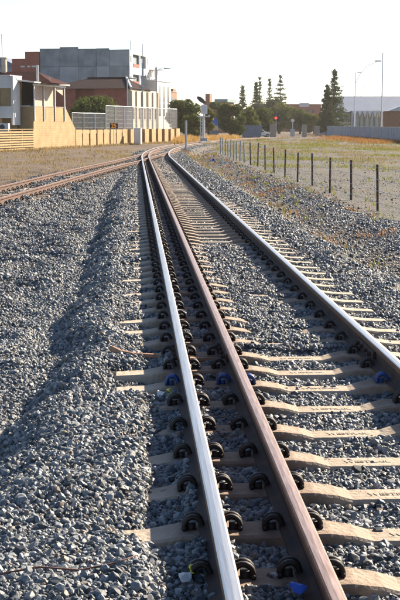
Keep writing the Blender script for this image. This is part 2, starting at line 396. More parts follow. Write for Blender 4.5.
# ------------------------------------------------------------------ sleepers with spring clips
def clip_mesh(m='clip_iron'):
    mb = MB()
    for y in (-.020, .020):
        pts = []
        for k in range(10):
            a = R(-12 + 204 * k / 9); pts.append((-.041 * math.cos(a), y, .016 + .047 * math.sin(a)))
        mb.tube(pts, .0135, 6)
    mb.tube([(-.038, -.026, .014), (-.038, .026, .014)], .012, 6)
    mb.tube([(.040, -.04, .010), (.040, .04, .010)], .012, 6)
    mb.box(-.012, .028, -.02, .02, -.02, .030)
    me = mb.mesh('clip', m, smooth=True)
    return me
CLIP, CLIPB = clip_mesh(), clip_mesh('clip_blue')
def sleeper_mesh(prof, w_top=.098, w_bot=.128):
    mb = MB(); n = len(prof)
    for x, z, ww in prof:
        mb.v += [(x, -w_bot, -.20), (x, -ww, z - .012), (x, -ww + .012, z), (x, ww - .012, z), (x, ww, z - .012), (x, w_bot, -.20)]
    for i in range(n - 1):
        for k in range(6):
            k2 = (k + 1) % 6; mb.f.append((i * 6 + k, i * 6 + k2, (i + 1) * 6 + k2, (i + 1) * 6 + k)); mb.m.append(0)
    mb.f.append(tuple(range(6))); mb.f.append(tuple(range((n - 1) * 6, n * 6))); mb.m += [0, 0]
    me = mb.mesh('sleeper', 'sleeper_concrete')
    return me
su = [-.17, -.155, .05, .13, .2, .28, .80, .88, .94, 1.0, 1.08, 1.5, 1.58, 1.63, 1.68, 2.02, 2.1, 2.2, 2.405, 2.42]
SLP = sleeper_mesh([(u, float(sleeper_top(u)) - (.012 if u in (-.17, 2.42) else 0), .098 + .014 * float(ss(-.03, 0, np.float64(sleeper_top(u))))) for u in su])
su2 = [-1.0, -.75, -.45, -.3, 0, .3, .45, .75, 1.0]
SLP2 = sleeper_mesh([(u, -.02 if abs(u) > .35 else -.035, .11) for u in su2])
def text_mesh(txt, size, m, ext):
    cu = bpy.data.curves.new('lettering', 'FONT'); cu.body = txt; cu.size = size; cu.align_x = 'CENTER'; cu.align_y = 'CENTER'; cu.extrude = ext; cu.resolution_u = 3
    o = bpy.data.objects.new('lettering', cu); COL.objects.link(o)
    bpy.context.view_layer.update()
    me = bpy.data.meshes.new_from_object(o.evaluated_get(bpy.context.evaluated_depsgraph_get())); bpy.data.objects.remove(o)
    me.materials.clear(); me.materials.append(MATS[m]); me.name = 'lettering'
    return me
mat('letter_stain', (.22, .175, .135), .9, 0, (.37, .31, .24), 26, lo=.36, hi=.56)
LET = text_mesh('WESTRAIL', .056, 'letter_stain', .0015)
SY = [4.31, 4.95, 5.58, 6.22, 6.85, 7.50, 8.19, 8.85, 9.43, 10.03]
y = 10.03
while y < 150: y += .645; SY.append(y)
ORD = 'first second third fourth fifth sixth seventh eighth ninth tenth eleventh twelfth thirteenth fourteenth fifteenth sixteenth seventeenth eighteenth nineteenth twentieth'.split()
nearS = []
for i, y in enumerate(SY):
    h = hm(y); x = float(xm(np.float64(y)))
    jx = random.uniform(-.012, .012)
    o = link('sleeper', SLP, None, (x + jx, y, 0), -h + random.uniform(-.006, .006))
    if 8.8 < y < 8.9: lab = 'concrete sleeper with its whole left end bare, second one below the bent brown bar'
    elif 9.4 < y < 9.5: lab = 'concrete sleeper with its left end bare, just below the bent brown bar'
    elif 1 <= i <= 20: lab = 'concrete sleeper under the three straight rails, the %s counted from the bottom of the picture' % ORD[i - 1]
    else: lab = None
    if lab: tag(o, lab, 'sleeper', 'concrete sleepers of the straight track')
    else: tag(o, 'distant concrete sleeper among the closely ranked ones of the three-rail track', 'sleeper', 'concrete sleepers of the straight track')
    if y < 66:
        for xr in (XL, XM, XR):
            for sd in (-1, 1):
                blue = 8.8 < y < 8.9 and (xr, sd) in ((XL, -1), (XM, -1), (XM, 1), (XR, -1))
                c = link('clip', CLIPB if blue else CLIP, o, (xr - jx + sd * .088, random.uniform(-.012, .012), 0), (0 if sd > 0 else math.pi) + random.uniform(-.08, .08))
                if blue: c['label'] = 'blue spring clip'
        if y < 30: 
            t = link('stamped_lettering', LET, o, (1.30, -.005, -.0405)); 
    nearS.append(y)
SLY = np.array(SY)
y = 20.0; SL2 = []
while y < 90:
    h = hl(y); x = float(xl(np.float64(y)))
    o = link('sleeper', SLP2, None, (x, y, 0), -h + random.uniform(-.01, .01))
    tag(o, 'short concrete sleeper under the rusty converging siding', 'sleeper', 'sleepers of the rusty siding')
    if y < 74:
        for xr in (-.57, .57):
            for sd in (-1, 1): link('clip', CLIP, o, (xr + sd * .088, 0, -.01), 0 if sd > 0 else math.pi)
    SL2.append(y); y += .66

# ------------------------------------------------------------------ ballast stones
def ballast_points():
    P = []
    bands = [(3.6, 9, 8000, 1.0), (9, 16, 5000, 1.08), (16, 30, 2100, 1.38), (30, 50, 850, 1.6), (50, 80, 230, 1.75), (80, 130, 70, 2.2)]
    for a, b, dens, sc in bands:
        xa, xb = -.107 * b - .7, .212 * b + .7
        xa = max(xa, -8); xb = min(xb, 16 if a >= 30 else 9)
        n = int((b - a) * (xb - xa) * dens); x = rng.uniform(xa, xb, n); Y = rng.uniform(a, b, n)
        keep = (x > -.107 * Y - .7) & (x < .212 * Y + .7); x, Y = x[keep], Y[keep]
        m = ballast_mask(x, Y)
        u = x - xm(Y)
        m = np.where((u > 3.3), np.maximum(m * .40, np.where(u < 4.4, .16, .012)), m)
        pale = ss(19, 22, Y) * ss(70, 62, Y) * (u > .8) * (u < 1.75)
        m = m * (1 - pale * (.25 + .5 * ss(30, 42, Y)))
        keep = rng.random(len(x)) < m; x, Y = x[keep], Y[keep]; P.append((x, Y, np.full(len(x), sc)))
    x = np.concatenate([p[0] for p in P]); Y = np.concatenate([p[1] for p in P]); sc = np.concatenate([p[2] for p in P])
    r = np.clip(rng.lognormal(math.log(.0086), .36, len(x)), .0045, .0195) * sc
    H = ground(x, Y); u = x - xm(Y)
    # keep sleeper tops clear where they stand proud of the ballast
    k = np.searchsorted(SLY, Y); near = np.minimum(np.abs(Y - SLY[np.clip(k, 0, len(SLY) - 1)]), np.abs(Y - SLY[np.clip(k - 1, 0, len(SLY) - 1)]))
    on = (near < .10 + r * .25) & (u > -.19) & (u < 2.44) & (H + r * .1 < sleeper_top(u) + .004)
    on &= ~((rng.random(len(x)) < .06))
    wl = x - xl(Y); k2 = np.array(SL2); kk = np.searchsorted(k2, Y); n2 = np.minimum(np.abs(Y - k2[np.clip(kk, 0, len(k2) - 1)]), np.abs(Y - k2[np.clip(kk - 1, 0, len(k2) - 1)]))
    on |= (n2 < .1) & (np.abs(wl) < 1.0)
    # none inside the rails
    for xr in (XL, XM, XR): on |= (np.abs(u - xr) < .052)
    for xr in (-.57, .57): on |= (np.abs(wl - xr) < .05) & (Y < 92)
    keep = ~on; x, Y, r, H = x[keep], Y[keep], r[keep], H[keep]; u = u[keep]
    ontop = np.zeros(len(x))
    z = H + r * rng.uniform(-.6, .9, len(x))
    return x, Y, z, r
bx, by, bz, br_ = ballast_points()
pm = bpy.data.meshes.new('ballast_stones'); pm.vertices.add(len(bx)); pm.vertices.foreach_set('co', np.stack([bx, by, bz], -1).astype(np.float32).ravel())
a = pm.attributes.new('rot', 'FLOAT_VECTOR', 'POINT'); a.data.foreach_set('vector', rng.uniform(0, 6.283, (len(bx), 3)).astype(np.float32).ravel())
a = pm.attributes.new('scl', 'FLOAT_VECTOR', 'POINT'); a.data.foreach_set('vector', (br_[:, None] * rng.uniform(.55, 1.5, (len(bx), 3))).astype(np.float32).ravel())
a = pm.attributes.new('idx', 'INT', 'POINT'); a.data.foreach_set('value', rng.integers(0, 10, len(bx)).astype(np.int32))
pm.update()
def stone_mat():
    m = bpy.data.materials.new('ballast_stone'); m.use_nodes = True; n = m.node_tree.nodes; l = m.node_tree.links; b = n['Principled BSDF']
    b.inputs['Roughness'].default_value = .62; b.inputs['Specular IOR Level'].default_value = .5
    oi = n.new('ShaderNodeObjectInfo'); rp = n.new('ShaderNodeValToRGB'); e = rp.color_ramp.elements
    cols = [(0, (.022, .029, .036)), (.22, (.058, .072, .086)), (.45, (.108, .126, .142)), (.7, (.175, .192, .206)), (.9, (.26, .268, .272)), (.95, (.17, .148, .12)), (1, (.12, .08, .058))]
    while len(e) < len(cols): e.new(.5)
    for q, (p, c) in zip(e, cols): q.position = p; q.color = (*c, 1)
    l.new(oi.outputs['Random'], rp.inputs[0])
    tc = n.new('ShaderNodeTexCoord'); t = n.new('ShaderNodeTexNoise'); t.inputs['Scale'].default_value = 2.2; t.inputs['Detail'].default_value = 6; l.new(tc.outputs['Object'], t.inputs['Vector'])
    mr = n.new('ShaderNodeMapRange'); mr.inputs[1].default_value = .3; mr.inputs[2].default_value = .7; mr.inputs[3].default_value = .65; mr.inputs[4].default_value = 1.25; l.new(t.outputs[0], mr.inputs[0])
    x = n.new('ShaderNodeVectorMath'); x.operation = 'SCALE'; l.new(rp.outputs[0], x.inputs[0]); l.new(mr.outputs[0], x.inputs['Scale'])
    l.new(x.outputs[0], b.inputs['Base Color']); MATS['ballast_stone'] = m
stone_mat()
bs = link('ballast_stones', pm); tag(bs, 'crushed blue-grey ballast stones heaped round the tracks', None, None, 'stuff')
ng = bpy.data.node_groups.new('stones', 'GeometryNodeTree'); ng.interface.new_socket('Geometry', in_out='INPUT', socket_type='NodeSocketGeometry'); ng.interface.new_socket('Geometry', in_out='OUTPUT', socket_type='NodeSocketGeometry')
N = ng.nodes; Lk = ng.links; gi = N.new('NodeGroupInput'); gout = N.new('NodeGroupOutput')
g2i = N.new('GeometryNodeGeometryToInstance')
for k in range(10):
    ic = N.new('GeometryNodeMeshIcoSphere'); ic.inputs['Radius'].default_value = 1.0; ic.inputs['Subdivisions'].default_value = 2
    rv = N.new('FunctionNodeRandomValue'); rv.data_type = 'FLOAT_VECTOR'; rv.inputs[0].default_value = (-.34,) * 3; rv.inputs[1].default_value = (.34,) * 3; rv.inputs['Seed'].default_value = 100 + k
    sp = N.new('GeometryNodeSetPosition'); Lk.new(ic.outputs[0], sp.inputs[0]); Lk.new(rv.outputs[0], sp.inputs['Offset'])
    ch = N.new('GeometryNodeConvexHull'); Lk.new(sp.outputs[0], ch.inputs[0])
    sh = N.new('GeometryNodeSetShadeSmooth'); sh.inputs['Shade Smooth'].default_value = False; Lk.new(ch.outputs[0], sh.inputs[0])
    sm = N.new('GeometryNodeSetMaterial'); sm.inputs['Material'].default_value = MATS['ballast_stone']; Lk.new(sh.outputs[0], sm.inputs[0])
    Lk.new(sm.outputs[0], g2i.inputs[0])
iop = N.new('GeometryNodeInstanceOnPoints'); Lk.new(gi.outputs[0], iop.inputs['Points']); Lk.new(g2i.outputs[0], iop.inputs['Instance']); iop.inputs['Pick Instance'].default_value = True
def named(nm, t):
    q = N.new('GeometryNodeInputNamedAttribute'); q.data_type = t; q.inputs[0].default_value = nm; return q.outputs[0]
Lk.new(named('idx', 'INT'), iop.inputs['Instance Index']); Lk.new(named('scl', 'FLOAT_VECTOR'), iop.inputs['Scale'])
e2r = N.new('FunctionNodeEulerToRotation'); Lk.new(named('rot', 'FLOAT_VECTOR'), e2r.inputs[0]); Lk.new(e2r.outputs[0], iop.inputs['Rotation'])
Lk.new(iop.outputs[0], gout.inputs[0])
md = bs.modifiers.new('stones', 'NODES'); md.node_group = ng
print('stones', len(bx))

# ------------------------------------------------------------------ grass and weeds (stuff)
def grass(name, m, label, pts, h, nb, spread, wid=.012, lean=.5):
    """pts (k,2): tuft places; h: blade height (k,), nb blades each"""
    pts = np.asarray(pts, float); k = len(pts); hh = np.broadcast_to(h, (k,))
    X = np.repeat(pts[:, 0], nb) + rng.normal(0, spread, k * nb); Yv = np.repeat(pts[:, 1], nb) + rng.normal(0, spread, k * nb)
    Z = ground(X, Yv) - .01; Hh = np.repeat(hh, nb) * rng.uniform(.45, 1.15, k * nb)
    a = rng.uniform(0, 6.283, k * nb); ln = rng.uniform(.1, 1, k * nb) * lean * Hh
    W = wid * np.repeat(np.maximum(1, pts[:, 1] / 25), nb) * rng.uniform(.6, 1.4, k * nb)
    px, py = -np.sin(a) * W, np.cos(a) * W
    b0 = np.stack([X - px, Yv - py, Z], -1); b1 = np.stack([X + px, Yv + py, Z], -1)
    m0 = np.stack([X - px * .6 + np.cos(a) * ln * .4, Yv - py * .6 + np.sin(a) * ln * .4, Z + Hh * .6], -1); m1 = np.stack([X + px * .6 + np.cos(a) * ln * .4, Yv + py * .6 + np.sin(a) * ln * .4, Z + Hh * .6], -1)
    tp = np.stack([X + np.cos(a) * ln, Yv + np.sin(a) * ln, Z + Hh], -1)
    VV = np.stack([b0, b1, m1, m0, tp, tp + np.array([0, 0, .001])], 1).reshape(-1, 3); n = k * nb; B = np.arange(n)[:, None] * 6
    FF = np.concatenate([B + np.array([[0, 1, 2, 3]]), B + np.array([[3, 2, 4, 5]])])
    o = link(name, quads_mesh(name, VV, FF, m)); tag(o, label, None, None, 'stuff'); return o
def pick(n, x0, x1, y0, y1, f, seed=None):
    x = rng.uniform(x0, x1, n); Y = rng.uniform(y0, y1, n); k = rng.random(n) < f(x, Y); return np.stack([x[k], Y[k]], -1)

# ================================================================== things
TR = R(16)                                        # the town grid is turned 16 degrees from the track
UV = Vector((math.sin(TR), math.cos(TR), 0)); VV_ = Vector((math.cos(TR), -math.sin(TR), 0))
WALL0 = at(34, 150, 107.5); WALL0.z = -.27          # corner where the slat fence meets the block wall
def wl_pt(s): return WALL0 + UV * s
def wl_s(px):
    lo, hi = -60, 300
    for _ in range(40):
        m = (lo + hi) / 2
        if proj(wl_pt(m))[0] < px: lo = m
        else: hi = m
    return lo
TZ = -TR
# ---- slat fence
t = thing('slat_fence', 'yellow horizontal slat fence in front of the white house', 'fence', WALL0, TZ)
panel = 2.6; n = 0
for q in range(5):
    y0 = -(q + 1) * panel; y1 = -q * panel
    MB().box(-.09, .0, y1 - .1, y1, -.1, 1.72).build('post', 'yellow_timber', t)
    for k in range(8):
        z0 = .10 + k * .195; d = random.uniform(-.006, .006)
        MB().box(.003, .033, y0 + .012, y1 - .012, z0 + d, z0 + .125 + d).build('slat', 'yellow_timber', t)
MB().box(-.1, .06, -5 * panel, 0, 1.725, 1.78).build('top_rail', 'yellow_timber', t)
MB().box(-.16, -.12, -5 * panel, 0, -.1, 1.6).build('backing', 'dark_opening', t)  # added dark sheet, paints in the shade seen between the slats

# ---- block wall carrying the verandah
sw1 = wl_s(66); sw2 = wl_s(75.5)
zt = zat(WALL0.x, WALL0.y, 106.5) + .27
t = thing('block_house', 'yellow block wall building with white-posted verandah beside the track', 'house', WALL0, TZ)
wb = MB(); wb.prism([(0, 0, -.2), (0, sw2, -.2), (0, sw2, 1.75), (0, sw1, zt), (0, 0, zt)], (-.25, 0, 0)); wb.build('wall', 'yellow_block', t)
MB().box(-6.0, -.252, 0, .25, -.2, zt - .002).build('front_wall', 'tan_wall', t)
MB().box(-6, -.255, .26, sw1, zt - .2, zt - .02).build('deck', 'pale_stone', t)
MB().box(-.27, .02, -.015, sw1, zt + .002, zt + .06).build('coping', 'pale_stone', t)
zr = zat(wl_pt(3).x, wl_pt(3).y, 84.5) + .27
rf = MB(); rf.prism([(.35, -.6, zr + .02), (.35, -.6, zr + .14), (-4.2, -.6, zr + .62), (-4.2, -.6, zr + .5)], (0, sw1 + .9, 0)); rf.build('verandah_roof', 'white_wall', t)
ys_ = [.12, wl_s(44), wl_s(55), wl_s(64.5)]
for yy in ys_:
    pz = 0.0
    MB().box(.003 + .02, .10, yy - .05, yy + .05, zt - 1.2, zr + .02).build('post', 'paint_white', t)
MB().box(-.02, .06, 0, sw1, zr - .16, zr - .01).build('beam', 'paint_white', t)
for a_, b_ in ((ys_[0] + .08, ys_[1] - .06), (ys_[1] + .06, ys_[2] - .06)):
    MB().box(-.05, -.02, a_, b_, zt + .07, zr - .17).build('blind', 'blind', t)
bl = MB(); bl.prism([(-.05, ys_[2] + .1, zr - .2), (-.05, ys_[3] - .1, zr - .2), (-.05, ys_[3] - .1, zr - .85), (-.05, ys_[2] + .9, zr - .5)], (.03, 0, 0)); bl.build('folded_blind', 'blind', t)
MB().box(-6, -5.7, .1, sw1, zt, zr + .5).build('back_wall', 'tan_wall', t)
MB().box(-3.5, -.3, 3.0, 3.1, zt, zr + .2).build('inner_wall', 'dark_opening', t)
MB().box(-1.35, -1.1, .05, .2, zt + .07, zr + .1).build('post', 'yellow_timber', t)
MB().box(-3.2, -.3, .02, .12, zt - .02, zt + .1).build('rail', 'white_wall', t)
for yy in (ys_[1], ys_[3]): MB().tube([(.07, yy + .2, zt), (.07, yy + .2, zt - 1.0)], .04).build('downpipe', 'galvanised', t)

# ---- white cantilevered house at the left edge
def building(name, label, cat, px, Y):
    c = at(px, 140, Y); c.z = -.27
    return thing(name, label, cat, c, TZ), c
def wfor(c, px):          # frontage length to the left of corner c until it reaches column px
    lo, hi = 0, 120
    for _ in range(40):
        m = (lo + hi) / 2
        if proj(c - VV_ * m)[0] > px: lo = m
        else: hi = m
    return lo
def dfor(c, px):
    lo, hi = 0, 120
    for _ in range(40):
        m = (lo + hi) / 2
        if proj(c + UV * m)[0] < px: lo = m
        else: hi = m
    return lo
t, c = building('white_house', 'white box-shaped upper storey with boarded window at the left edge', 'house', 14, 106)
zz = lambda py, k=c: zat(k.x, k.y, py) + .27
dd = dfor(c, 21)
MB().box(-9, -.2, .10, dd + 1, zz(118), zz(106.2)).build('wall', 'white_wall', t)
MB().box(-9, -.2, .10, dd + 1, zz(88), zz(76)).build('wall', 'white_wall', t)
MB().box(-9, -.2, .26, .40, zz(106.2), zz(88)).build('window', 'tan_wall', t)
for k in range(1, 6): MB().box(-k * 1.3, -k * 1.3 + .05, .2, .262, zz(106.2), zz(88)).build('mullion', 'timber_brown', t)
sb = MB(); sb.prism([(0, 0, zz(125)), (0, dd, zz(125)), (0, dd, zz(83.5)), (0, .1, zz(75.5)), (0, 0, zz(75.5))], (-.19, 0, 0)); sb.build('side_panel', 'white_wall', t)
MB().box(-9, -.25, .06, dd + 1.2, zz(75.9), zz(74.8)).build('fascia', 'paint_white', t)
MB().box(-9, -.3, 1.4, 1.6, 0, zz(118)).build('lower_wall', 'tan_wall', t)
MB().box(-1.4, -1.15, .3, .5, 0, zz(118)).build('pillar', 'yellow_timber', t)
rr = MB(); z0, z1 = zz(82), zz(69)
rr.v += [(-12, dd + 1.2, z0), (2.4, dd + 1.2, z0), (.2, dd + 3.6, z1), (-12, dd + 3.6, z1), (2.4, dd + 6, z0), (-12, dd + 6, z0)]
rr.f += [(0, 1, 2, 3), (1, 4, 2), (3, 2, 4, 5), (0, 5, 4, 1)]; rr.m += [0] * 4
ro = rr.build('roof', 'roof_tile_red', t)
MB().box(-2.95, -2.58, dd + 3.4, dd + 3.75, z0, zz(55)).box(-3.02, -2.5, dd + 3.33, dd + 3.82, zz(55), zz(53.8)).build('chimney', 'pale_stone', ro)
MB().tube([(1.0, dd + 1.6, z0), (1.0, dd + 1.6, zz(63.5))], .12, 8).build('vent_pipe', 'white_wall', ro)
MB().tube([(1.9, dd + 2.0, z0), (1.9, dd + 2.0, zz(76))], .06, 8).build('vent_pipe', 'galvanised', ro)
p = at(4, 127.5, 105)
a = thing('air_conditioner', 'white air-conditioning unit with dark fan under the white house', 'air conditioner', (p.x, p.y, zz(131) - .27), TZ)
MB().box(-.45, .45, -.2, .15, 0, .62).build('case', 'paint_white', a, bevel=.02)
fb = MB(); fb.tube([(-.08, -.205, .33), (-.08, -.225, .33)], .22, 16); fb.build('fan', 'black_paint', a)
MB().box(-.46, .46, -.25, .2, -1.5, -.003).build('stand', 'tan_wall', a)

# ---- grey-roofed house far left
t, c = building('grey_roofed_house', 'distant pale house with low grey roof left of the brick tower', 'house', 17, 190)
ww = wfor(c, -25); zz = lambda py, k=c: zat(k.x, k.y, py) + .27
MB().box(-ww, 0, 0, 8, 0, zz(66)).build('wall', 'concrete_panel_light', t)
g = MB(); g.prism([(-ww, -.3, zz(66)), (.3, -.3, zz(66)), (-ww * .35, -.3, zz(57))], (0, 8.6, 0)); g.build('roof', 'sheet_roof', t)
p = at(2, 60, 200); MB().tube([(p.x, p.y, 8), (p.x, p.y, zat(p.x, p.y, 34))], .05, 6).build('aerial', 'grey_pole')
o = bpy.data.objects['aerial']; tag(o, 'thin aerial mast rising above the far left roofs', 'aerial')

# ---- big concrete apartment block with brick wing
t, c = building('apartment_block', 'tall grey concrete-panel block with white balconied side', 'building', 130, 176)
zz = lambda py, k=c: zat(k.x, k.y, py) + .27
D = dfor(c, 150)
edges = [130, 110, 97, 79.5, 61, 41]; tops = [50.2, 48.8, 49.2, 47.2, 48.6]
xs_ = [-wfor(c, e) for e in edges]
MB().box(xs_[-1] + .05, -.35, .35, D - .1, 0, zz(51.5)).build('core', 'concrete_panel', t)
for k in range(5):
    xa, xb = xs_[k + 1], xs_[k]; tp = zz(tops[k]) + .01 * k
    pr = .06 if k in (2, 3) else 0
    for j, (za, zb) in enumerate(((0, zz(66)), (zz(66) + .03, tp))):
        MB().box(xa + .02, xb - .02, -pr, .3, za, zb).build('concrete_panel', 'concrete_panel_light' if (k, j) in ((3, 0), (0, 1), (1, 0)) else 'concrete_panel', t)
    MB().box(xa + .01, xb - .01, -pr - .05, .34, tp + .003, tp + .12).build('parapet_cap', 'green_roof', t)
# white side with balconies: openings between piers and slabs
H_ = zz(50.2)
lv = [0, zz(104), zz(88), zz(70.5), H_]
def side(y0, y1, z0, z1, nm='side_wall', m='white_wall', x0=-.34, x1=.0): MB().box(x0, x1, y0, y1, z0, z1).build(nm, m, t)
ya = [0, D * .16, D * .30, D * .80, D]
side(.31, ya[1], 0, H_); side(ya[3], D, 0, H_ - .4)
for k in range(4):
    side(ya[1] + .003, ya[3] - .003, lv[k] + (0 if k else 0), lv[k] + .55, 'balcony_wall')
    side(ya[1] + .003, ya[3] - .003, lv[k + 1] - .45, lv[k + 1] - .003, 'slab_edge', 'white_wall')
    MB().box(-2.6, -2.4, ya[1], ya[3], lv[k] + .55, lv[k + 1] - .45).build('recess', 'dark_opening', t)
    MB().box(-.30, -.04, D * .5, D * .54, lv[k] + .55, lv[k + 1] - .45).build('pier', 'white_wall', t)
    if k > 1:
        MB().box(-.05, .04, ya[1] + .1, ya[2] + 1.5, lv[k] + .5505, lv[k] + 1.0).build('handrail', 'brick_red', t)
    for yy in (ya[1] * .45, (ya[3] + D) / 2):
        MB().box(-.2, .012, yy - .35, yy + .35, lv[k] + 1.2, lv[k + 1] - .7).build('window', 'glass_dark', t)
D2 = dfor(c, 157)
MB().box(-7, -.3, D + .01, D2, 0, zz(66)).build('rear_wing', 'white_wall', t)
MB().box(-.299, -.06, D + .01, D2, 0, zz(66)).build('rear_wing_side', 'white_wall', t)
MB().box(-7.1, .02, D + .02, D2 + .1, zz(66) + .003, zz(65)).build('parapet_cap', 'paint_white', t)
for za in (zz(100), zz(85), zz(74)):
    for f in (.25, .65): MB().box(-.2, -.045, D + (D2 - D) * f, D + (D2 - D) * (f + .18), za, za + 1.3).build('window', 'glass_dark', t)
x41, x27, x17 = -wfor(c, 41), -wfor(c, 27), -wfor(c, 14)
MB().box(x27, x41 - .01, -.2, 9, 0, zz(50.5)).build('brick_wing', 'brick_red', t)
MB().box(x17, x27 - .01, -.2, 9, 0, zz(57.5)).build('brick_wing', 'brick_red', t)
for (pa, pb) in ((22.5, 26.5), (29, 32), (33.5, 37.5)):
    MB().box(-wfor(c, pa), -wfor(c, pb), -.26, -.1, zz(66.3), zz(64.6)).build('window', 'white_wall', t)
MB().box(-wfor(c, 26), -wfor(c, 41), -.24, -.1, zz(73), zz(71)).build('window', 'glass_dark', t)
p = c + UV * 4 - VV_ * 1; MB().tube([(p.x, p.y, 8), (p.x, p.y, zat(p.x, p.y, 41))], .05).build('aerial', 'grey_pole', None)
tag(bpy.data.objects['aerial.001'], 'thin roof mast above the tall grey block', 'aerial')

# ---- brick hall in front of it
t, c = building('brick_hall', 'low red brick hall with dark tiled roof and cream trackside front', 'building', 131, 152)
zz = lambda py, k=c: zat(k.x, k.y, py) + .27
W_ = wfor(c, 46); D = dfor(c, 158); ze = zz(88.5)
x80, x94 = -wfor(c, 76), -wfor(c, 94)
MB().box(-W_, x80, 0, 9, 0, ze).build('wall', 'brick_red', t)
MB().box(x94, -.31, 0, 9, 0, ze).build('wall', 'brick_red', t)
MB().box(x80 + .003, x94 - .003, 1.0, 9, 0, ze - .01).build('wall', 'brick_red', t)
MB().box(x80 + .3, x94 - .3, .9, 1.05, .3, 2.6).build('door', 'dark_opening', t)
rf = MB(); z1 = zz(78)
hx = -wfor(c, 117)
rf.v += [(-W_ - .5, -.5, ze), (.2, -.5, ze), (hx, 4.2, z1 + .15), (-W_ + 4, 4.2, z1 + .15), (.2, 9, ze), (-W_ - .5, 9, ze)]
rf.f += [(0, 1, 2, 3), (0, 3, 5), (3, 2, 4, 5), (1, 4, 2), (0, 5, 4, 1)]; rf.m += [0] * 5
ro = rf.build('roof', 'roof_tile_dark', t)
MB().tube([(-W_ + 4, 4.2, z1 + .2), (hx, 4.2, z1 + .2)], .1).build('ridge', 'roof_tile_red', ro)
MB().tube([(hx, 4.2, z1 + .2), (.2, -.5, ze + .06)], .16).build('hip_capping', 'white_wall', ro)
dy = D / 5.0
MB().box(-.30, 0, 0, D, 0, 2.8).box(-.30, 0, 0, D, 4.1, ze - .05).build('side_wall', 'cream_wall', t)
for k in range(6):
    a_ = k * dy - (0 if k == 0 else dy * .36); b_ = k * dy + dy * .36
    MB().box(-.30, 0, max(0, a_), min(D, b_), 2.803, 4.097).build('pier', 'cream_wall', t)
    MB().box(-.02, .16, max(0, k * dy - .3), min(D, k * dy + .3), 0, ze - .25).build('pilaster', 'cream_wall', t)
for k in range(5):
    wn_ = MB().box(-.2, -.16, k * dy + dy * .3, (k + 1) * dy - dy * .3, 2.8, 4.1).build('window', 'glass_dark' if k != 2 else 'yellow_timber', t)
    MB().box(-.16, .05, k * dy + dy * .3, (k + 1) * dy - dy * .3, 2.72, 2.8).build('sill', 'white_wall', wn_)
MB().box(-6, -.3, 9.003, D, 0, ze - .3).build('rear_block', 'cream_wall', t)

# ---- white building with arched windows, and the brick gable behind it
t, c = building('white_arched_building', 'white two-storey building with arched windows beyond the cream front', 'building', 157, 184)
zz = lambda py, k=c: zat(k.x, k.y, py) + .27
D = dfor(c, 171)
MB().box(-10, -.3, 0, D, 0, zz(81)).box(-.299, 0, 0, D, 0, zz(81)).build('wall', 'white_wall', t)
MB().box(-10.1, .1, -.1, D + .1, zz(81) + .002, zz(79.5)).build('cornice', 'paint_white', t)
MB().box(-.5, -.2, 1, 1.4, zz(79.4), zz(67)).build('flue', 'grey_pole', t)
MB().box(-3, .4, 1.5, D * .5, zz(69.5), zz(69)).build('canopy', 'grey_pole', t)
for k in range(3):
    yy = D * (.2 + .3 * k)
    for za, hh in ((zz(102), 1.9), (zz(116), 1.5)):
        pts = [(0.012, yy - .5, za), (.012, yy + .5, za)] + [(.012, yy + .5 * math.cos(R(q)), za + hh + .5 * math.sin(R(q))) for q in range(0, 181, 20)]
        w_ = MB(); w_.prism(pts, (-.05, 0, 0)); w_.build('window', 'glass_dark', t)
t, c = building('orange_brick_building', 'orange brick building peeping out behind the white arched building', 'building', 170, 215)
zz = lambda py, k=c: zat(k.x, k.y, py) + .27
D = dfor(c, 177)
MB().box(-4, 0, 0, D, 0, zz(92)).build('wall', 'brick_orange', t)
MB().box(-1.6, .06, 2, D - 1, zz(92), zz(88.5)).build('parapet', 'brick_orange', t)
MB().box(-4.1, .1, -.1, D + .1, zz(92) + .002, zz(91.3)).build('cornice', 'pale_stone', t)
for k in range(2): MB().box(-.1, .012, D * .2 + k * D * .4, D * .45 + k * D * .4, zz(104), zz(97)).build('window', 'glass_dark', t)

# ---- trackside panel wall and mesh fence
sA, sB, sC = wl_s(76), wl_s(121), wl_s(181)
t = thing('panel_wall', 'yellow trackside wall of upright panels with dark slots', 'wall', wl_pt(0), TZ)
y = sA; k = 0
MB().box(-.62, -.5, sA, sC, -.3, 1.62).build('backing', 'timber_brown', t)
while y < sC:
    wp = 1.75 if y < sB else 1.7; gap = .42 if y < sB else 1.15
    MB().box(-.32, random.uniform(-.02, .02), y, min(y + wp, sC), -.3, 1.66 + random.uniform(-.02, .02)).build('panel', 'yellow_block', t)
    if y < sB: MB().box(-.30, -.05, y + wp, y + wp + gap, 1.3, 1.62).build('lintel', 'yellow_block', t)
    y += wp + gap
mat('mesh_wire', (.5, .5, .5), .5, .2)
def mesh_fence(name, label, s0, s1, z0, z1, x, step, wire, m):
    t = thing(name, label, 'fence', wl_pt(0), TZ)
    b_ = MB(); y = s0
    while y < s1: b_.box(x - wire, x + wire, y - wire, y + wire, z0, z1); y += step
    z = z0 + .15
    while z < z1: b_.box(x - wire * .7, x + wire * .7, s0, s1, z - wire * .7, z + wire * .7); z += step * 3
    o = b_.build('wire_mesh', m, t); o['kind'] = 'stuff'
    y = s0
    while y <= s1 + .1: MB().tube([(x + .05, y, z0 - .8), (x + .05, y, z1 + .05)], .045, 6).build('post', 'galvanised', t); y += (s1 - s0) / max(2, round((s1 - s0) / 3.2))
    MB().tube([(x + .05, s0, z1 + .02), (x + .05, s1, z1 + .02)], .03, 6).build('top_rail', 'galvanised', t)
mesh_fence('mesh_fence', 'tall pale wire mesh fence rising above the yellow panel wall', wl_s(110), wl_s(180), 1.7, 4.0, -.45, .14, .0065, 'mesh_wire')
mesh_fence('mesh_fence', 'lower dark wire mesh fence in front of the green bush', wl_s(77), wl_s(110) - .1, 1.7, 3.2, -.5, .16, .007, 'grey_pole')

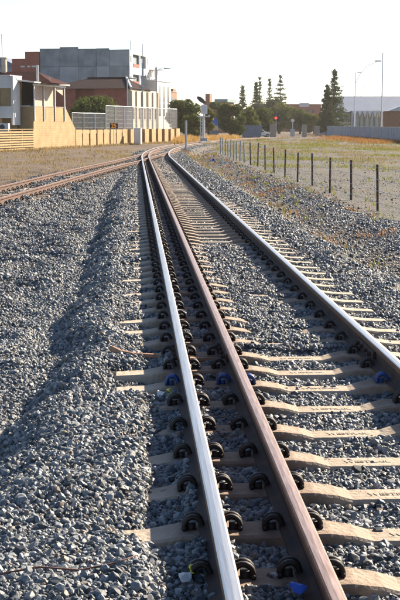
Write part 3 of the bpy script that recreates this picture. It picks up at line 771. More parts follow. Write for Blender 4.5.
# ---- trackside furniture on the left
p = wl_pt(wl_s(127)) + VV_ * 1.2
t = thing('equipment_cabinet', 'narrow white equipment cabinet standing before the yellow panel wall', 'cabinet', (p.x, p.y, -.27), TZ)
MB().box(-.36, .36, -.3, .3, .1, 1.72).build('case', 'paint_white', t, bevel=.02); MB().box(-.4, .4, -.34, .34, 1.722, 1.78).build('lid', 'paint_white', t); MB().box(-.3, .3, -.33, -.302, .2, 1.6).build('door', 'paint_white', t); MB().box(-.3, .3, -.25, .25, 0, .1).build('plinth', 'pale_stone', t)
p = at(114, 147, 119); gz = zg(p.x, p.y)
t = thing('speed_board', 'black speed board with orange figures on a thin post', 'sign', (p.x, p.y, gz), 0)
zb, zc = zat(p.x, p.y, 128.6) - gz, zat(p.x, p.y, 123.2) - gz
MB().tube([(0, 0, 0), (0, 0, zc)], .035, 8).build('post', 'grey_pole', t)
MB().box(-.37, .37, -.06, -.03, zb, zc).build('board', 'black_paint', t)
lm = text_mesh('25', .52, 'sign_orange', .004); o = link('figures', lm, t, (0, -.066, (zb + zc) / 2)); o.rotation_euler = (math.pi / 2, 0, 0)
def lamp(px, ytop, Y, label, arm=0, base=None, r=.07, name='street_lamp', two=False, m='grey_pole', group=None):
    p = at(px, 130, Y); z0 = -.27; zt_ = zat(p.x, p.y, ytop)
    t = thing(name, label, 'lamp', (p.x, p.y, z0), 0, group); H = zt_ - z0
    MB().tube([(0, 0, 0), (0, 0, H * .5), (0, 0, H)], [r, r * .85, r * .65], 8).build('pole', m, t)
    if arm:
        s = 1 if arm > 0 else -1; A = abs(arm)
        MB().tube([(0, 0, H - .35), (s * A * .35, 0, H - .1), (s * A, 0, H + .02 - .1)], .035, 6).build('arm', m, t)
        hd = MB(); hd.prism([(s * A - .1 * s, -.16, H - .13), (s * (A + .75), -.12, H - .10), (s * (A + .75), -.12, H - .02), (s * A - .1 * s, -.16, H + .05)], (0, .28, 0)); hd.build('lamp_head', m, t)
    return t, H
lamp(127.5, 78, 146, 'slim lamp post standing before the red brick hall', .25)
t, H = lamp(143, 44, 150, 'tall grey pole before the white balconies', 0, r=.06, name='signal_pole')
MB().box(-.11, .11, -.1, .1, H - 5.2, H - 2.2).build('equipment_box', 'grey_pole', t); t['category'] = 'pole'
t, H = lamp(157, 68, 160, 'slim lamp post with long arm beside the white arched building', 1.0)
p = at(186, 153, 95); gz = zg(p.x, p.y)
t = tag(MB().tube([(0, 0, -.1), (0, 0, zat(p.x, p.y, 121) - gz)], .085, 10).tube([(0, 0, zat(p.x, p.y, 121) - gz), (0, 0, zat(p.x, p.y, 121) - gz + .04)], .10, 10).build('marker_post', 'grey_pole', None, (p.x, p.y, gz), smooth=False), 'bare grey marker post in gravel left of the railway signal', 'post')
# ---- railway signal
p = at(204, 145, 133); gz = zg(p.x, p.y); zz = lambda py, k=p: zat(k.x, k.y, py) - gz
pxm = lambda n_: n_ * 133 / F
t = thing('railway_signal', 'pale railway signal mast with dark tilted hood above a white box', 'signal', (p.x, p.y, gz), 0)
MB().tube([(0, 0, 0), (0, 0, zz(112))], .11, 10).build('mast', 'paint_white', t)
MB().box(-.32, .32, -.3, .3, 0, .5).build('base', 'grey_pole', t)
MB().box(-pxm(3), pxm(3), -.35, .1, zz(114), zz(105)).build('signal_box', 'paint_white', t, bevel=.04)
hd = MB(); cx, cz = pxm(-3), zz(100)
pts = [(cx + .55 * math.cos(R(a_)) * math.cos(R(-38)) - .22 * math.sin(R(a_)) * math.sin(R(-38)), -.5, cz + .55 * math.cos(R(a_)) * math.sin(R(-38)) + .22 * math.sin(R(a_)) * math.cos(R(-38))) for a_ in range(0, 360, 20)]
hd.prism(pts, (0, .3, 0)); hd.build('hood', 'black_paint', t)
MB().tube([(pxm(-1), -.2, zz(105.5)), (cx + .3, -.25, cz - .1)], .05).build('bracket', 'grey_pole', t)
MB().box(-pxm(7), pxm(6), -.25, .25, zz(117), zz(116)).build('platform', 'paint_white', t)
MB().tube([(-pxm(3.4), .1, 0), (-pxm(3.4), .1, zz(116))], .035).build('ladder_rail', 'paint_white', t); MB().tube([(-pxm(1.6), .1, 0), (-pxm(1.6), .1, zz(116))], .035).build('ladder_rail', 'paint_white', t)
z = .3
while z < zz(117): MB().tube([(-pxm(3.4), .1, z), (-pxm(1.6), .1, z)], .02, 5).build('rung', 'paint_white', t); z += .32
MB().box(pxm(4.5), pxm(6), -.15, .15, zz(116) + .003, zz(114.8)).build('junction_box', 'paint_white', t)
p = at(212, 146, 128); b_ = MB(); b_.box(-.6, .6, -.4, .4, -.1, .22); tag(b_.build('pit_cover', 'concrete_panel', None, (p.x - .9, p.y, zg(p.x, p.y)), .2, bevel=.03), 'low grey concrete pit by the foot of the railway signal', 'pit')

# ---- post and wire fence on the right
FY = [23.3, 27.2, 31.1, 35.0, 38.9, 42.8, 46.8, 50.8, 54.7, 58.5, 62.2, 66, 69.7, 72.8, 75.2, 77.5, 79.8, 82, 84.5, 86.8, 89.2]
t = thing('wire_fence', 'post and wire fence with dark posts along the gravel field', 'fence', (6.0, FY[0], 0), 0)
tops_ = []
for i, y in enumerate(FY):
    g_ = zg(6.0, y); h_ = 1.13 + random.uniform(-.05, .05); tl = random.uniform(-.045, .045)
    tops_.append((tl, y, g_ + h_))
    MB().tube([(0, y - FY[0], g_ - .2), (tl, y - FY[0], g_ + h_)], .034 if y < 68 else .045, 7).build('post', 'fence_dark' if y < 68 else 'fence_grey', t)
for k in range(4):
    MB().tube([(tp[0] - .045, tp[1] - FY[0], tp[2] - .08 - k * .28) for tp in tops_], .005, 4).build('wire', 'galvanised', t)

# ---- sheet metal fence on the right
A_, B_ = at(408, 140, 143), at(319, 130, 262); A_.z = B_.z = -.27
dv = (B_ - A_); Ln = dv.length; rz = math.atan2(dv.y, dv.x)
t = thing('sheet_fence', 'long blue-grey corrugated sheet fence across the right of the field', 'fence', A_, rz)
x = -8.0; k = 0
while x < Ln:
    b_ = MB(); x1 = min(x + 2.35, Ln); n = 12; pts = []
    for q in range(n + 1):
        pts.append((x + (x1 - x) * q / n, .03 if q % 2 else -.03, 0))
    for q in range(n): b_.v += [(*pts[q][:2], 0), (*pts[q + 1][:2], 0), (*pts[q + 1][:2], 1.78), (*pts[q][:2], 1.78)]; m_ = len(b_.v); b_.f.append((m_ - 4, m_ - 3, m_ - 2, m_ - 1)); b_.m.append(0)
    o = b_.build('sheet', 'sheet_fence', t, (0, random.uniform(-.01, .01), random.uniform(-.02, .03)))
    MB().box(x1 - .04, x1 + .04, -.08, .08, -.1, 1.9).build('post', 'galvanised', t)
    x = x1 + .002
MB().box(-8, Ln, -.05, .05, 1.80, 1.86).build('capping', 'galvanised', t)

# ---- warehouse
c = at(337, 130, 285); c.z = -.27
t = thing('warehouse', 'long warehouse with blue-grey sheet roof and pointed white canopy', 'building', c, R(-4))
zz = lambda py, k=c: zat(k.x, k.y, py) + .27
pm_ = 285 / F; L_ = 130 * pm_
MB().box(0, L_, 0, 14, 0, zz(111.5)).build('wall', 'cream_wall', t)
rf = MB(); rf.prism([(-.4, -.6, zz(112)), (-.4, 12, zz(95)), (-.4, 12.2, zz(95) - .25), (-.4, -.6, zz(112) - .25)], (L_ + .8, 0, 0)); rf.prism([(-.4, 12.22, zz(95)), (-.4, 24, zz(112)), (-.4, 24, zz(112) - .25), (-.4, 12.22, zz(95) - .25)], (L_ + .8, 0, 0)); ro = rf.build('roof', 'sheet_roof', t)
for k in range(3): w_ = MB().box((2 + k * 4.2) * pm_, (5.6 + k * 4.2) * pm_, -.04, .05, zz(122), zz(114)).build('window', 'glass_dark', t); MB().box((3.7 + k * 4.2) * pm_, (3.9 + k * 4.2) * pm_, -.06, -.042, zz(122), zz(114)).build('mullion', 'paint_white', w_)
# canopy of pointed white fins
x0 = 14 * pm_
for k in range(6):
    xa = x0 + k * 5.0 * pm_; tri = MB(); tri.prism([(xa, -2.2, zz(111)), (xa + 5.0 * pm_ - .02, -2.2, zz(111)), (xa + 2.5 * pm_, -2.2, zz(117))], (0, .15, 0)); tri.build('canopy_fin', 'paint_white', t)
    w_ = MB().box(xa + .2, xa + 5 * pm_ - .25, -.05, .05, .3, zz(117)).build('window', 'glass_green', t); MB().box(xa + 2.4 * pm_, xa + 2.5 * pm_ + .08, -.07, -.052, .3, zz(117)).build('mullion', 'paint_white', w_)
MB().box(x0 - .2, x0 + 30 * pm_, -2.0, -.01, zz(111) - .1, zz(110.7)).build('canopy_slab', 'white_wall', t)
for k in range(7): MB().tube([(x0 + k * 5 * pm_, -1.9, 0), (x0 + k * 5 * pm_, -1.9, zz(111) - .1)], .09, 8).build('column', 'paint_white', t)
# ---- brown kiosk
c = at(383.5, 130, 205); c.z = -.27; zz = lambda py, k=c: zat(k.x, k.y, py) + .27; pm_ = 205 / F
t = thing('timber_kiosk', 'brown upright-boarded timber kiosk with pale roof at the right edge', 'kiosk', c, 0)
x = 0
while x < 15.5 * pm_: MB().box(x, x + .29, 0, .06, 0, zz(111) + random.uniform(-.02, .02)).build('board', 'timber_brown', t, (0, random.uniform(-.01, .01), 0)); x += .31
MB().box(0, 15.5 * pm_, .08, 3, 0, zz(111.5)).build('core', 'timber_brown', t)
MB().box(15.5 * pm_ + .03, 15.5 * pm_ + 4, .1, 3, 0, zz(111)).build('side_room', 'cream_wall', t)
g = MB(); g.prism([(4 * pm_, -.4, zz(111)), (40 * pm_, -.4, zz(111)), (22 * pm_, -.4, zz(104))], (0, 4, 0)); g.build('roof', 'galvanised', t)

# ---- lamps on the right
mat('pale_pole', (.6, .62, .66), .5, .1)
lamp(354.5, 72, 232, 'slim street lamp with long curved arm standing behind the sheet fence', .5, r=.11, m='pale_pole')
t2 = [o for o in bpy.data.objects if o.get('label', '').startswith('slim street lamp with long curved')][0]; q1, q2 = at(357, 77, 232), at(378, 61, 232)
MB().tube([(0, 0, q1.z - 1.2 - t2.location.z), (q1.x - t2.location.x + .6, 0, q1.z - t2.location.z + .6), ((q1.x * .5 + q2.x * .5) - t2.location.x, 0, q2.z - .9 - t2.location.z), (q2.x - t2.location.x, 0, q2.z - t2.location.z)], .06, 6).build('arm', 'pale_pole', t2)
MB().box(q2.x - t2.location.x - .5, q2.x - t2.location.x + .6, -.18, .18, q2.z - t2.location.z - .12, q2.z - t2.location.z + .1).build('lamp_head', 'grey_pole', t2)
t, H = lamp(381.5, 53, 178, 'tallest pole on the right, with an overhead wire', 0, name='utility_pole', r=.12, m='pale_pole')
lamp(338, 86, 270, 'street lamp beside the dark conical tree, nearer the warehouse', .6, r=.10, m='pale_pole')
lamp(329, 86, 262, 'street lamp standing in front of the dark conical tree', 0, r=.10, m='pale_pole')
lamp(360.5, 86, 320, 'distant thin lamp seen over the warehouse roof', .4, r=.07)
p = at(381.5, 130, 178); t['category'] = 'pole'; t = [o for o in bpy.data.objects if o.get('label', '').startswith('tallest pole')][0]
pm_ = 178 / F
q = at(402, 38, 178); MB().tube([(0, 0, H - .1), (q.x - p.x, 0, q.z + .27), (2.2 * (q.x - p.x), 0, q.z + 2.4)], .02, 5).build('overhead_wire', 'grey_pole', t)

# ---- trees
def crown_mesh(lobes, nleaf, size, m, flat=1.0):
    C = np.array([l[:3] for l in lobes]); Rr = np.array([l[3:6] for l in lobes]); wt = Rr.prod(1) ** (2 / 3); idx = rng.choice(len(C), nleaf, p=wt / wt.sum())
    d = rng.normal(size=(nleaf, 3)); d /= np.linalg.norm(d, axis=1)[:, None]
    rad = rng.uniform(.55, 1.05, nleaf) ** .7
    P = C[idx] + d * Rr[idx] * rad[:, None]
    a = rng.normal(size=(nleaf, 3)); a = a * .7 + np.cross(d, rng.normal(size=(nleaf, 3))); a /= np.linalg.norm(a, axis=1)[:, None]
    b2 = np.cross(a, d + .5 * rng.normal(size=(nleaf, 3))); b2 /= np.linalg.norm(b2, axis=1)[:, None]
    s_ = size * rng.uniform(.55, 1.4, nleaf)[:, None]
    V = np.stack([P - a * s_, P + b2 * s_ * .45, P + a * s_, P - b2 * s_ * .45], 1).reshape(-1, 3)
    return quads_mesh('crown', V, np.arange(nleaf * 4).reshape(-1, 4), m)
def tree(px, ytop, ybase, hw, Y, m, label, name='tree', cat='tree', group=None, nl=None, leaf=None, lob=14, low=.25):
    p = at(px, 130, Y); z0 = -.27; H = zat(p.x, p.y, ytop) - z0; Wd = hw * Y / F
    t = thing(name, label, cat, (p.x, p.y, z0), 0, group)
    tk = MB(); tk.tube([(0, 0, -.1), (.03 * H, 0, H * .3), (0, .02, H * .62)], [.045 * H, .035 * H, .015 * H], 8)
    lobes = []
    for k in range(lob):
        a = 2 * math.pi * k * .382 + random.uniform(-.3, .3); f = math.sqrt((k + .5) / lob); zz_ = H * (low + (1 - low) * random.uniform(.2, .82)) if k else H * .8
        hh = (zz_ / H - low) / (1 - low); rad_ = Wd * (1 - .55 * max(0, hh - .35)) * f * .78
        r0 = Wd * random.uniform(.28, .46)
        zr_ = min(r0 * .85, H - zz_ if H - zz_ > .1 * H else .12 * H)
        x_, y_ = rad_ * math.cos(a), rad_ * math.sin(a) * .9
        lobes.append((x_, y_, zz_, r0, r0, zr_))
        tk.tube([(0, 0, H * .3), (x_ * .5, y_ * .5, zz_ * .75), (x_ * .8, y_ * .8, zz_)], [.018 * H, .012 * H, .005 * H], 5)
    tk.build('trunk', 'bark', t, smooth=True)
    nl = nl or int(5200); leaf = leaf or .17
    o = link('crown', crown_mesh(lobes, nl, leaf, m), t)
    return t
G1 = 'leafy trees beyond the railway curve'
tree(93, 95, 113, 27, 141, 'leaf_dark', 'broad round dark green bush before the red brick hall', 'bush', 'bush', None, 9000, .13, 22, .2)
tree(186, 94.5, 138, 19, 178, 'leaf_dark', 'large dark leafy tree left of the railway signal', group=G1, nl=13000, lob=26, low=.02)
tree(192, 113, 138, 11, 160, 'leaf_mid', 'shorter yellow-green tree just behind the bare marker post', group=G1, nl=6500, low=.0)
tree(208, 104, 136, 8, 172, 'leaf_yellow', 'yellowish tree right behind the railway signal', group=G1, nl=4500, low=.02)
tree(230, 101, 134, 15, 196, 'leaf_dark', 'rounded dark tree right of the blue-covered shelter', group=G1, nl=11000, lob=22, low=.0)
tree(248, 103, 133, 13, 214, 'leaf_mid', 'rounded green tree above the blue skip', group=G1, nl=9000, lob=20, low=.0)
tree(263, 104.5, 132, 12, 236, 'leaf_dark', 'dark tree between the blue skip and the red signal light', group=G1, nl=8500, lob=20, low=.0)
tree(279, 102, 130, 17, 300, 'leaf_mid', 'wide pale green tree behind the red signal light', group=G1, nl=11000, leaf=.22, lob=22, low=.0)
tree(300, 107, 129, 13, 290, 'leaf_mid', 'green tree before the far brick building', group=G1, nl=9000, leaf=.2, lob=20, low=.0)
tree(314, 112, 129, 8, 285, 'leaf_yellow', 'small yellow-green tree left of the dark conical tree', group=G1, nl=4000, leaf=.2, low=.0)
tree(216, 98, 128, 9, 262, 'leaf_dark', 'narrow dark tree beside the distant green roof', group=G1, nl=5000, leaf=.2, low=.0)
tree(270, 97, 128, 16, 345, 'leaf_pine', 'tall dark tree at the feet of the skyline pines', group=G1, nl=9000, leaf=.25, lob=20, low=.0)
tree(322, 109, 129, 8, 300, 'leaf_mid', 'small green tree at the left foot of the conical tree', group=G1, nl=4000, leaf=.2, low=.0)
tree(174, 90, 125, 3.4, 225, 'leaf_pine', 'slender dark cypress behind the orange brick building', group=G1, nl=1800, leaf=.16, low=.1)
# conical tree
def cone_tree(px, ytop, hw, Y, label):
    p = at(px, 130, Y); z0 = -.27; H = zat(p.x, p.y, ytop) - z0; Wd = hw * Y / F
    t = thing('conifer', label, 'tree', (p.x, p.y, z0)); MB().tube([(0, 0, 0), (0, 0, H * .9)], [.3, .05], 8).build('trunk', 'bark', t)
    lobes = []
    for k in range(26):
        h = .08 + .88 * (k + .5) / 26; a = k * 2.4; r = Wd * (1 - h) ** .75 * .72; q = .42 * Wd * (1 - h) ** .5 + .15
        lobes.append((r * math.cos(a), r * math.sin(a), H * h, q, q, q * .8))
    link('crown', crown_mesh(lobes, 9000, .17, 'leaf_pine'), t)
cone_tree(327, 83, 9.5, 245, 'dense dark conical tree beside the right street lamps')
# Norfolk pines: tiers of level branches
def norfolk(px, ytop, hw, Y, label, tiers=15, m='leaf_pine', dens=1.0, start=.15):
    p = at(px, 130, Y); z0 = -.27; H = zat(p.x, p.y, ytop) - z0; Wd = hw * Y / F
    t = thing('norfolk_pine', label, 'tree', (p.x, p.y, z0), 0, 'tiered pines on the skyline')
    tk = MB().tube([(0, 0, 0), (0, 0, H)], [.35, .04], 8)
    Ps, Ds = [], []
    for k in range(tiers):
        f = k / (tiers - 1); z = H * (start + (1 - start) * f ** .95) - .1 + random.uniform(-.15, .15); r = Wd * ((1 - f) * 2.1 + .05) * random.uniform(.85, 1.1); nb = 6
        a0 = random.uniform(0, 6); ztier = z
        for j in range(nb):
            a = a0 + j * 2 * math.pi / nb + random.uniform(-.15, .15); rl_ = r * random.uniform(.8, 1.08); d = np.array([math.cos(a), math.sin(a), random.uniform(-.02, .38)]); z = ztier + random.uniform(-.3, .3)
            tk.tube([(0, 0, z), tuple(np.array([0, 0, z]) + d * rl_)], [.06, .015], 4, caps=False)
            n = int(60 * dens * max(.35, rl_ / 2.5)); s_ = rng.uniform(.08, 1.05, n)[:, None]
            Ps.append(np.array([0, 0, z]) + d * rl_ * s_ + rng.normal(0, .22, (n, 3)) * np.array([1, 1, .75]) - np.array([0, 0, .12]) * s_ ** 2 * rl_); Ds.append(np.repeat(d[None], n, 0))
    tk.build('trunk', 'bark', t)
    P = np.concatenate(Ps); D_ = np.concatenate(Ds) + rng.normal(0, .5, P.shape); D_ /= np.linalg.norm(D_, axis=1)[:, None]
    b2 = np.cross(D_, rng.normal(size=P.shape)); b2 /= np.linalg.norm(b2, axis=1)[:, None]; s_ = .27 * rng.uniform(.6, 1.3, len(P))[:, None]
    V = np.stack([P - D_ * s_, P + b2 * s_ * .4, P + D_ * s_, P - b2 * s_ * .4], 1).reshape(-1, 3)
    link('crown', quads_mesh('crown', V, np.arange(len(V)).reshape(-1, 4), m), t)
norfolk(242.5, 88, 5, 330, 'short tiered pine farthest left of the skyline pines', 13)
norfolk(256, 83.5, 5.5, 335, 'second tiered pine from the left on the skyline, dark and full', 15)
norfolk(259.5, 78.5, 4, 380, 'thin pale tiered pine just behind the second skyline pine', 14, dens=.6)
norfolk(269.5, 79, 4.3, 370, 'slender airy tiered pine, in the middle of the skyline pines', 15, dens=.6)
norfolk(280, 77, 7.5, 360, 'widest tiered pine of the skyline group, with open gappy branches', 12, dens=.9)
norfolk(334, 71.5, 7.5, 262, 'tall tiered pine rising behind the dark conical tree', 15, dens=1.1)

# ---- middle-distance things
t, c = building('green_roofed_building', 'distant brick building with flat green-grey roof behind the trees', 'building', 226, 330)
zz = lambda py, k=c: zat(k.x, k.y, py) + .27
W_ = wfor(c, 204)
MB().box(-W_, 0, 0, 10, 0, zz(102)).build('wall', 'brick_orange', t); MB().box(-W_ * .5, .5, -.6, 11, zz(102) + .003, zz(99)).build('roof', 'green_roof', t); MB().box(-W_ * .98, -W_ * .78, 1, 4, zz(102), zz(93.5)).build('chimney', 'brick_orange', t)
c = at(285, 130, 400); c.z = -.27
t = thing('far_brick_building', 'low distant brick building with pale sign panel left of the conical tree', 'building', c, 0); zz = lambda py, k=c: zat(k.x, k.y, py) + .27; pm_ = 400 / F
MB().box(0, 36 * pm_, 0, 10, 0, zz(104.5)).build('wall', 'brick_red', t); MB().box(14 * pm_, 24 * pm_, -.2, -.02, zz(107), zz(103)).build('sign_panel', 'white_wall', t)
MB().box(-.3, 36 * pm_ + .3, -.1, 10.3, zz(104.5) + .003, zz(104)).build('coping', 'pale_stone', t)
for k in range(5): MB().box((3 + k * 6) * pm_, (5.5 + k * 6) * pm_, -.05, .1, zz(113), zz(109)).build('window', 'glass_dark', t)
# blue covered shelter
c = at(213.5, 130, 182); c.z = zg(c.x, c.y); pm_ = 182 / F; zz = lambda py, k=c: zat(k.x, k.y, py) - c.z
t = thing('blue_shelter', 'bright blue peaked tarpaulin shelter with pale box between the trees', 'shelter', c, 0)
g = MB(); g.prism([(-4.5 * pm_, 0, 0), (4.5 * pm_, 0, 0), (4.5 * pm_, 0, zz(121.5)), (.5 * pm_, 0, zz(115)), (-3.8 * pm_, 0, zz(123))], (0, 2.5, 0)); g.build('cover', 'tarp_blue', t)
MB().box(-2.2 * pm_, 4.0 * pm_, -.5, -.02, zz(130.5), zz(126)).build('box', 'cream_wall', t, bevel=.03)
MB().box(-4 * pm_, 4.8 * pm_, -.6, -.01, 0, zz(130.7)).build('plinth', 'container_blue', t)
# blue skip
c = at(252, 130, 212); c.z = zg(c.x, c.y); pm_ = 212 / F; zz = lambda py, k=c: zat(k.x, k.y, py) - c.z
t = thing('skip_bin', 'dull blue waste skip standing beyond the end of the wire fence', 'skip', c, 0)
g = MB(); g.prism([(-9 * pm_, 0, .1), (9 * pm_, 0, .1), (10.5 * pm_, 0, zz(126)), (-10.5 * pm_, 0, zz(126))], (0, 2.0, 0)); g.build('body', 'container_blue', t)
for k in range(7): MB().box((-9 + k * 3) * pm_ - .05, (-9 + k * 3) * pm_ + .05, -.08, -.003, .12, zz(126.5)).build('rib', 'container_blue', t)
MB().box(-10.8 * pm_, 10.8 * pm_, -.1, 2.1, zz(126) + .003, zz(125.2)).build('rim', 'container_blue', t)
MB().box(-8 * pm_, -6 * pm_, .2, 1.8, -.05, .1).box(6 * pm_, 8 * pm_, .2, 1.8, -.05, .1).build('foot', 'black_paint', t)
# red light signal and pillar
c = at(274.5, 130, 195); c.z = zg(c.x, c.y); pm_ = 195 / F; zz = lambda py, k=c: zat(k.x, k.y, py) - c.z
t = thing('red_light_signal', 'small signal post showing a lit red lamp', 'signal', c, 0)
MB().tube([(.25, 0, 0), (.25, 0, zz(120))], .05, 8).build('post', 'grey_pole', t)
MB().box(-.2, .65, .0, .2, zz(121), zz(113.5)).build('head', 'black_paint', t)
d_ = MB(); d_.tube([(.2, -.02, zz(118)), (.2, -.06, zz(118))], .19, 14); d_.build('lamp', 'lamp_red', t); d_ = MB(); d_.tube([(.22, -.02, zz(115)), (.22, -.04, zz(115))], .15, 14); d_.build('lens', 'glass_dark', t)
def pillar(px, y0, y1, hw, Y, label, name='brick_pillar', m='pale_stone'):
    c = at(px, 130, Y); c.z = zg(c.x, c.y); w_ = hw * Y / F; h_ = zat(c.x, c.y, y0) - c.z
    t = thing(name, label, 'pillar', c, 0, 'masonry pillars in the distance'); MB().box(-w_, w_, -w_ * .8, w_ * .8, 0, h_ - .15).build('shaft', m, t); MB().box(-w_ * 1.15, w_ * 1.15, -w_, w_, h_ - .147, h_).build('cap', m, t)
pillar(273, 123.5, 138, 2.8, 198, 'thick masonry pillar under the red signal light')
pillar(304.5, 124.5, 133, 2.2, 215, 'pale gate pillar, left of the pair near the sheet fence end')
pillar(317, 126, 135, 2.4, 208, 'pale gate pillar right at the sheet fence end')
c = at(292.5, 130, 230); c.z = zg(c.x, c.y); pm_ = 230 / F; zz = lambda py, k=c: zat(k.x, k.y, py) - c.z
t = thing('roadside_marker', 'pale roadside marker with round top between the pillars', 'marker', c, 0)
MB().tube([(0, 0, 0), (0, 0, zz(121))], .09, 8).build('post', 'grey_pole', t); d_ = MB(); d_.tube([(0, -.12, zz(120.5)), (0, -.06, zz(120.5))], .32, 14); d_.build('disc', 'paint_white', t); MB().box(-.4, .4, -.2, .2, 0, zz(129)).build('base', 'galvanised', t)
# cars
def car(px, Y, rz, col, label):
    c = at(px, 130, Y); t = thing('car', label, 'car', (c.x, c.y, zg(c.x, c.y)), rz)
    b_ = MB(); side_ = [(-2.15, .3), (2.1, .3), (2.18, .55), (2.0, .78), (1.0, .9), (.35, 1.38), (-.2, 1.45), (-1.1, 1.42), (-1.75, .98), (-2.15, .9)]
    b_.prism([(x_, -.84, z_) for x_, z_ in side_], (0, 1.68, 0)); body = b_.build('body', col, t, bevel=.05)
    for sg in (-1, 1):
        g = MB(); g.prism([(-1.5, .846 * sg, .95), (.85, .846 * sg, .93), (.3, .846 * sg, 1.33), (-1.05, .846 * sg, 1.36)], (0, .006 * sg, 0)); g.build('side_window', 'glass_dark', t)
    g = MB(); g.prism([(.99, -.72, .93), (.99, .72, .93), (.42, .62, 1.355), (.42, -.62, 1.355)], (.02, 0, .02)); g.build('windscreen', 'glass_dark', t)
    g = MB(); g.prism([(-1.74, -.7, 1.0), (-1.74, .7, 1.0), (-1.2, .62, 1.385), (-1.2, -.62, 1.385)], (-.02, 0, .02)); g.build('rear_window', 'glass_dark', t)
    for x_ in (-1.35, 1.35):
        for sg in (-1, 1):
            w_ = MB(); w_.tube([(x_, .66 * sg, .31), (x_, .865 * sg, .31)], .31, 16); wo = w_.build('wheel', 'rubber', t); w_ = MB(); w_.tube([(x_, .866 * sg, .31), (x_, .88 * sg, .31)], .19, 12); w_.build('rim', 'galvanised', wo)
    for sg in (-1, 1): MB().box(2.05, 2.19, .5 * sg - .2, .5 * sg + .2, .58, .72).build('headlight', 'galvanised', t); MB().box(-2.18, -2.1, .6 * sg - .15, .6 * sg + .15, .7, .85).build('tail_light', 'lamp_red_dull', t)
    for zb_ in ((2.1, 2.26), (-2.24, -2.1)): MB().box(zb_[0], zb_[1], -.8, .8, .32, .5).build('bumper', 'rubber', t)
mat('lamp_red_dull', (.35, .02, .02), .3)
mat('car_paint_white', (.75, .75, .76), .25)
car(259, 217, R(6), 'car_paint_white', 'white car beside the blue skip')
car(367, 226, R(4), 'car_paint_white', 'white car whose roof shows above the sheet fence')
# road beyond
b_ = MB(); b_.poly([at_(0) for at_ in [lambda k, q=q: q for q in ((4, 236, -.262), (60, 236, -.262), (60, 246, -.262), (4, 246, -.262))]]); o = b_.build('road', 'asphalt'); o['kind'] = 'structure'

# ---- grass and weeds
o = grass('dry_grass', 'grass_straw', 'tawny dry grass along the foot of the yellow walls',
      np.array([(wl_pt(s_).x + VV_.x * d_, wl_pt(s_).y + VV_.y * d_) for s_, d_ in zip(rng.uniform(-9, 55, 900), np.abs(rng.normal(.3, .5, 900)))]), rng.uniform(.08, .32, 900), 8, .14, .005)
grass('dry_grass', 'grass_straw', 'thin straw-coloured grass over the dirt left of the siding', pick(5200, -16, 0, 34, 105, lambda x, Y: ((x - xl(Y)) < -1.9) * ss(-.5, 1.2, wn(x, Y, 2, 7, 61))), .16, 6, .10, .005, .9)
gp = np.array([(at(px_, 130, Y_).x, Y_) for px_, Y_ in zip(rng.uniform(176, 238, 5000), rng.uniform(133, 178, 5000))]); gu = gp[:, 0] - xm(gp[:, 1]); gp = gp[(gu < -1.4) | (gu > 4)]
grass('dry_grass', 'grass_gold', 'tall golden grass beyond the railway curve', gp, rng.uniform(.35, .9, len(gp)), 7, .25, .005)
grass('dry_grass', 'grass_orange', 'orange dry grass strip before the sheet fence', np.array([(A_.x + dv.x * f - abs(g_), A_.y + dv.y * f) for f, g_ in zip(rng.uniform(-.03, .5, 2200) , np.abs(rng.normal(0, 2.2, 2200)) + .4)]), rng.uniform(.2, .5, 2200), 7, .3, .004, .8)
grass('field_grass', 'grass_green', 'patchy yellow-green grass on the gravel field', pick(36000, 6.4, 34, 28, 170, lambda x, Y: (ss(.3, 1.5, wn(x, Y * .6, 4, 16, 71)) * .8 + .05) * (.45 + .55 * ss(45, 75, Y))), .17, 6, .16, .004, .9)
grass('field_grass', 'grass_straw', 'patchy straw grass on the gravel field', pick(30000, 6.4, 36, 28, 190, lambda x, Y: (ss(.3, 1.5, wn(x, Y * .6, 4, 16, 72)) * .8 + .06) * (.5 + .5 * ss(45, 75, Y))), .17, 6, .16, .004, .9)
grass('weeds', 'grass_green', 'small green weeds along the right ditch and fence', pick(2200, 3.0, 6.6, 16, 90, lambda x, Y: ss(.6, 1.6, wn(x, Y, 1, 4, 81)) * .8 + .03), rng.uniform(.08, .22), 7, .03, .005, .5)
grass('weeds', 'grass_orange', 'reddish dry weeds along the right ditch', pick(2600, 3.2, 5.6, 16, 90, lambda x, Y: ss(.4, 1.6, wn(x, Y, 1, 4, 82)) * .8 + .03), .12, 7, .05, .004, .9)
grass('weeds', 'grass_green', 'tiny green weeds beside the polished left rail', np.array([(.2, 14.2), (.19, 17.5), (.22, 20.1), (.16, 23.0), (.2, 27), (.22, 31), (.21, 12.6)]), .10, 6, .02, .004, .5)

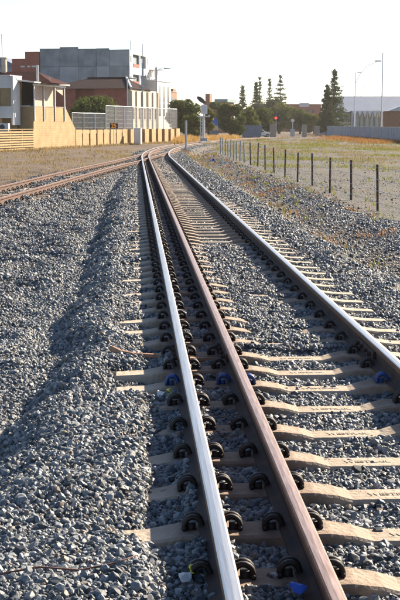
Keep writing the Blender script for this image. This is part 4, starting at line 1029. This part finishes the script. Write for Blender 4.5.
# ---- small things lying on the ballast
bar = MB(); pts = [(-.20, 10.02, .055), (-.13, 9.95, .03), (-.02, 9.89, .018), (.15, 9.86, .012), (.28, 9.85, -.012), (.70, 9.85, -.02)]
for i in range(len(pts) - 1):
    pass
bar.tube(pts, .026, 6); o = bar.build('bent_bar', 'bar_brown', smooth=True); tag(o, 'bent brown bar sticking out from under the polished left rail', 'bar')
tw = MB(); tp_ = [Vector(q_) for q_ in ((-.62, 4.88, 0), (-.40, 4.94, 0), (-.24, 4.96, 0), (-.11, 5.00, 0), (.0, 5.05, 0))]
tw.tube([(q.x, q.y, zg(q.x, q.y) + .030 + .008 * math.sin(i * 2)) for i, q in enumerate(tp_)], [.005, .0045, .004, .0035, .002], 6); tag(tw.build('stick', 'twig', smooth=True), 'thin reddish stick lying on ballast at the bottom left', 'stick')
def scrap(name, m, x, y, z, sx, sy, sz, label, seed, rot=0, parent=None, cat='litter'):
    g = np.random.default_rng(seed); b_ = MB(); nu, nv = 7, 5
    for i in range(nu):
        for j in range(nv):
            u_, v_ = i / (nu - 1) - .5, j / (nv - 1) - .5
            b_.v.append((sx * u_ * (1 - .5 * abs(v_)) + g.normal(0, sx * .05), sy * v_ * (1 - .7 * abs(u_)) + g.normal(0, sy * .06), sz * (.5 * math.cos(u_ * 5 + v_ * 3) + g.normal(0, .18))))
    for i in range(nu - 1):
        for j in range(nv - 1): k_ = i * nv + j; b_.f.append((k_, k_ + nv, k_ + nv + 1, k_ + 1)); b_.m.append(0)
    o = b_.build(name, m, parent, (x, y, z), rot); s_ = o.modifiers.new('thickness', 'SOLIDIFY'); s_.thickness = .0015; ss_ = o.modifiers.new('smooth', 'SUBSURF'); ss_.levels = 1; ss_.render_levels = 1
    if label: tag(o, label, cat)
    return o
o = scrap('wrapper', 'paint_white', .19, 4.90, .03, .09, .055, .035, 'crumpled white and yellow wrapper beside the left rail in the foreground', 1, 1.2); q = scrap('yellow_flap', 'paint_yellow', .055, -.01, .012, .08, .03, .03, None, 2, .3, o)
o = scrap('wrapper', 'paint_white', .17, 8.40, .03, .09, .06, .04, 'crumpled white and yellow wrapper by the left rail below the blue clip', 3, .5); q = scrap('yellow_flap', 'paint_yellow', .05, .0, .015, .09, .035, .03, None, 4, 1.4, o)
scrap('plastic_scrap', 'paint_blue_plastic', .625, 4.70, .05, .07, .08, .03, 'crumpled bright blue plastic scrap between the twin rails in the foreground', 5, .6)
p = at(222, 165, 70); scrap('paper', 'paint_white', 4.6, 66, zg(4.6, 66) + .08, .3, .2, .12, 'white paper litter in the weeds near the far fence posts', 6, .4)
scrap('plastic_scrap', 'paint_blue_plastic', 4.3, 71, zg(4.3, 71) + .1, .28, .2, .12, 'blue plastic litter in the weeds near the far fence posts', 8, .4)
print('objects', len(bpy.data.objects))

# ---- thin bright evening haze
hb = MB().box(-2600, 2600, -80, 4200, -3, 24).mesh('haze', 'black_paint'); hz = link('haze', hb); hz['kind'] = 'stuff'; hz['label'] = 'thin warm evening haze over the whole place'
hm_ = bpy.data.materials.new('haze_air'); hm_.use_nodes = True; n_ = hm_.node_tree.nodes; n_.remove(n_['Principled BSDF']); pv = n_.new('ShaderNodeVolumePrincipled')
pv.inputs['Color'].default_value = (1, .97, .92, 1); pv.inputs['Density'].default_value = .00012; pv.inputs['Anisotropy'].default_value = .5
hm_.node_tree.links.new(pv.outputs[0], n_['Material Output'].inputs['Volume']); hb.materials.clear(); hb.materials.append(hm_)
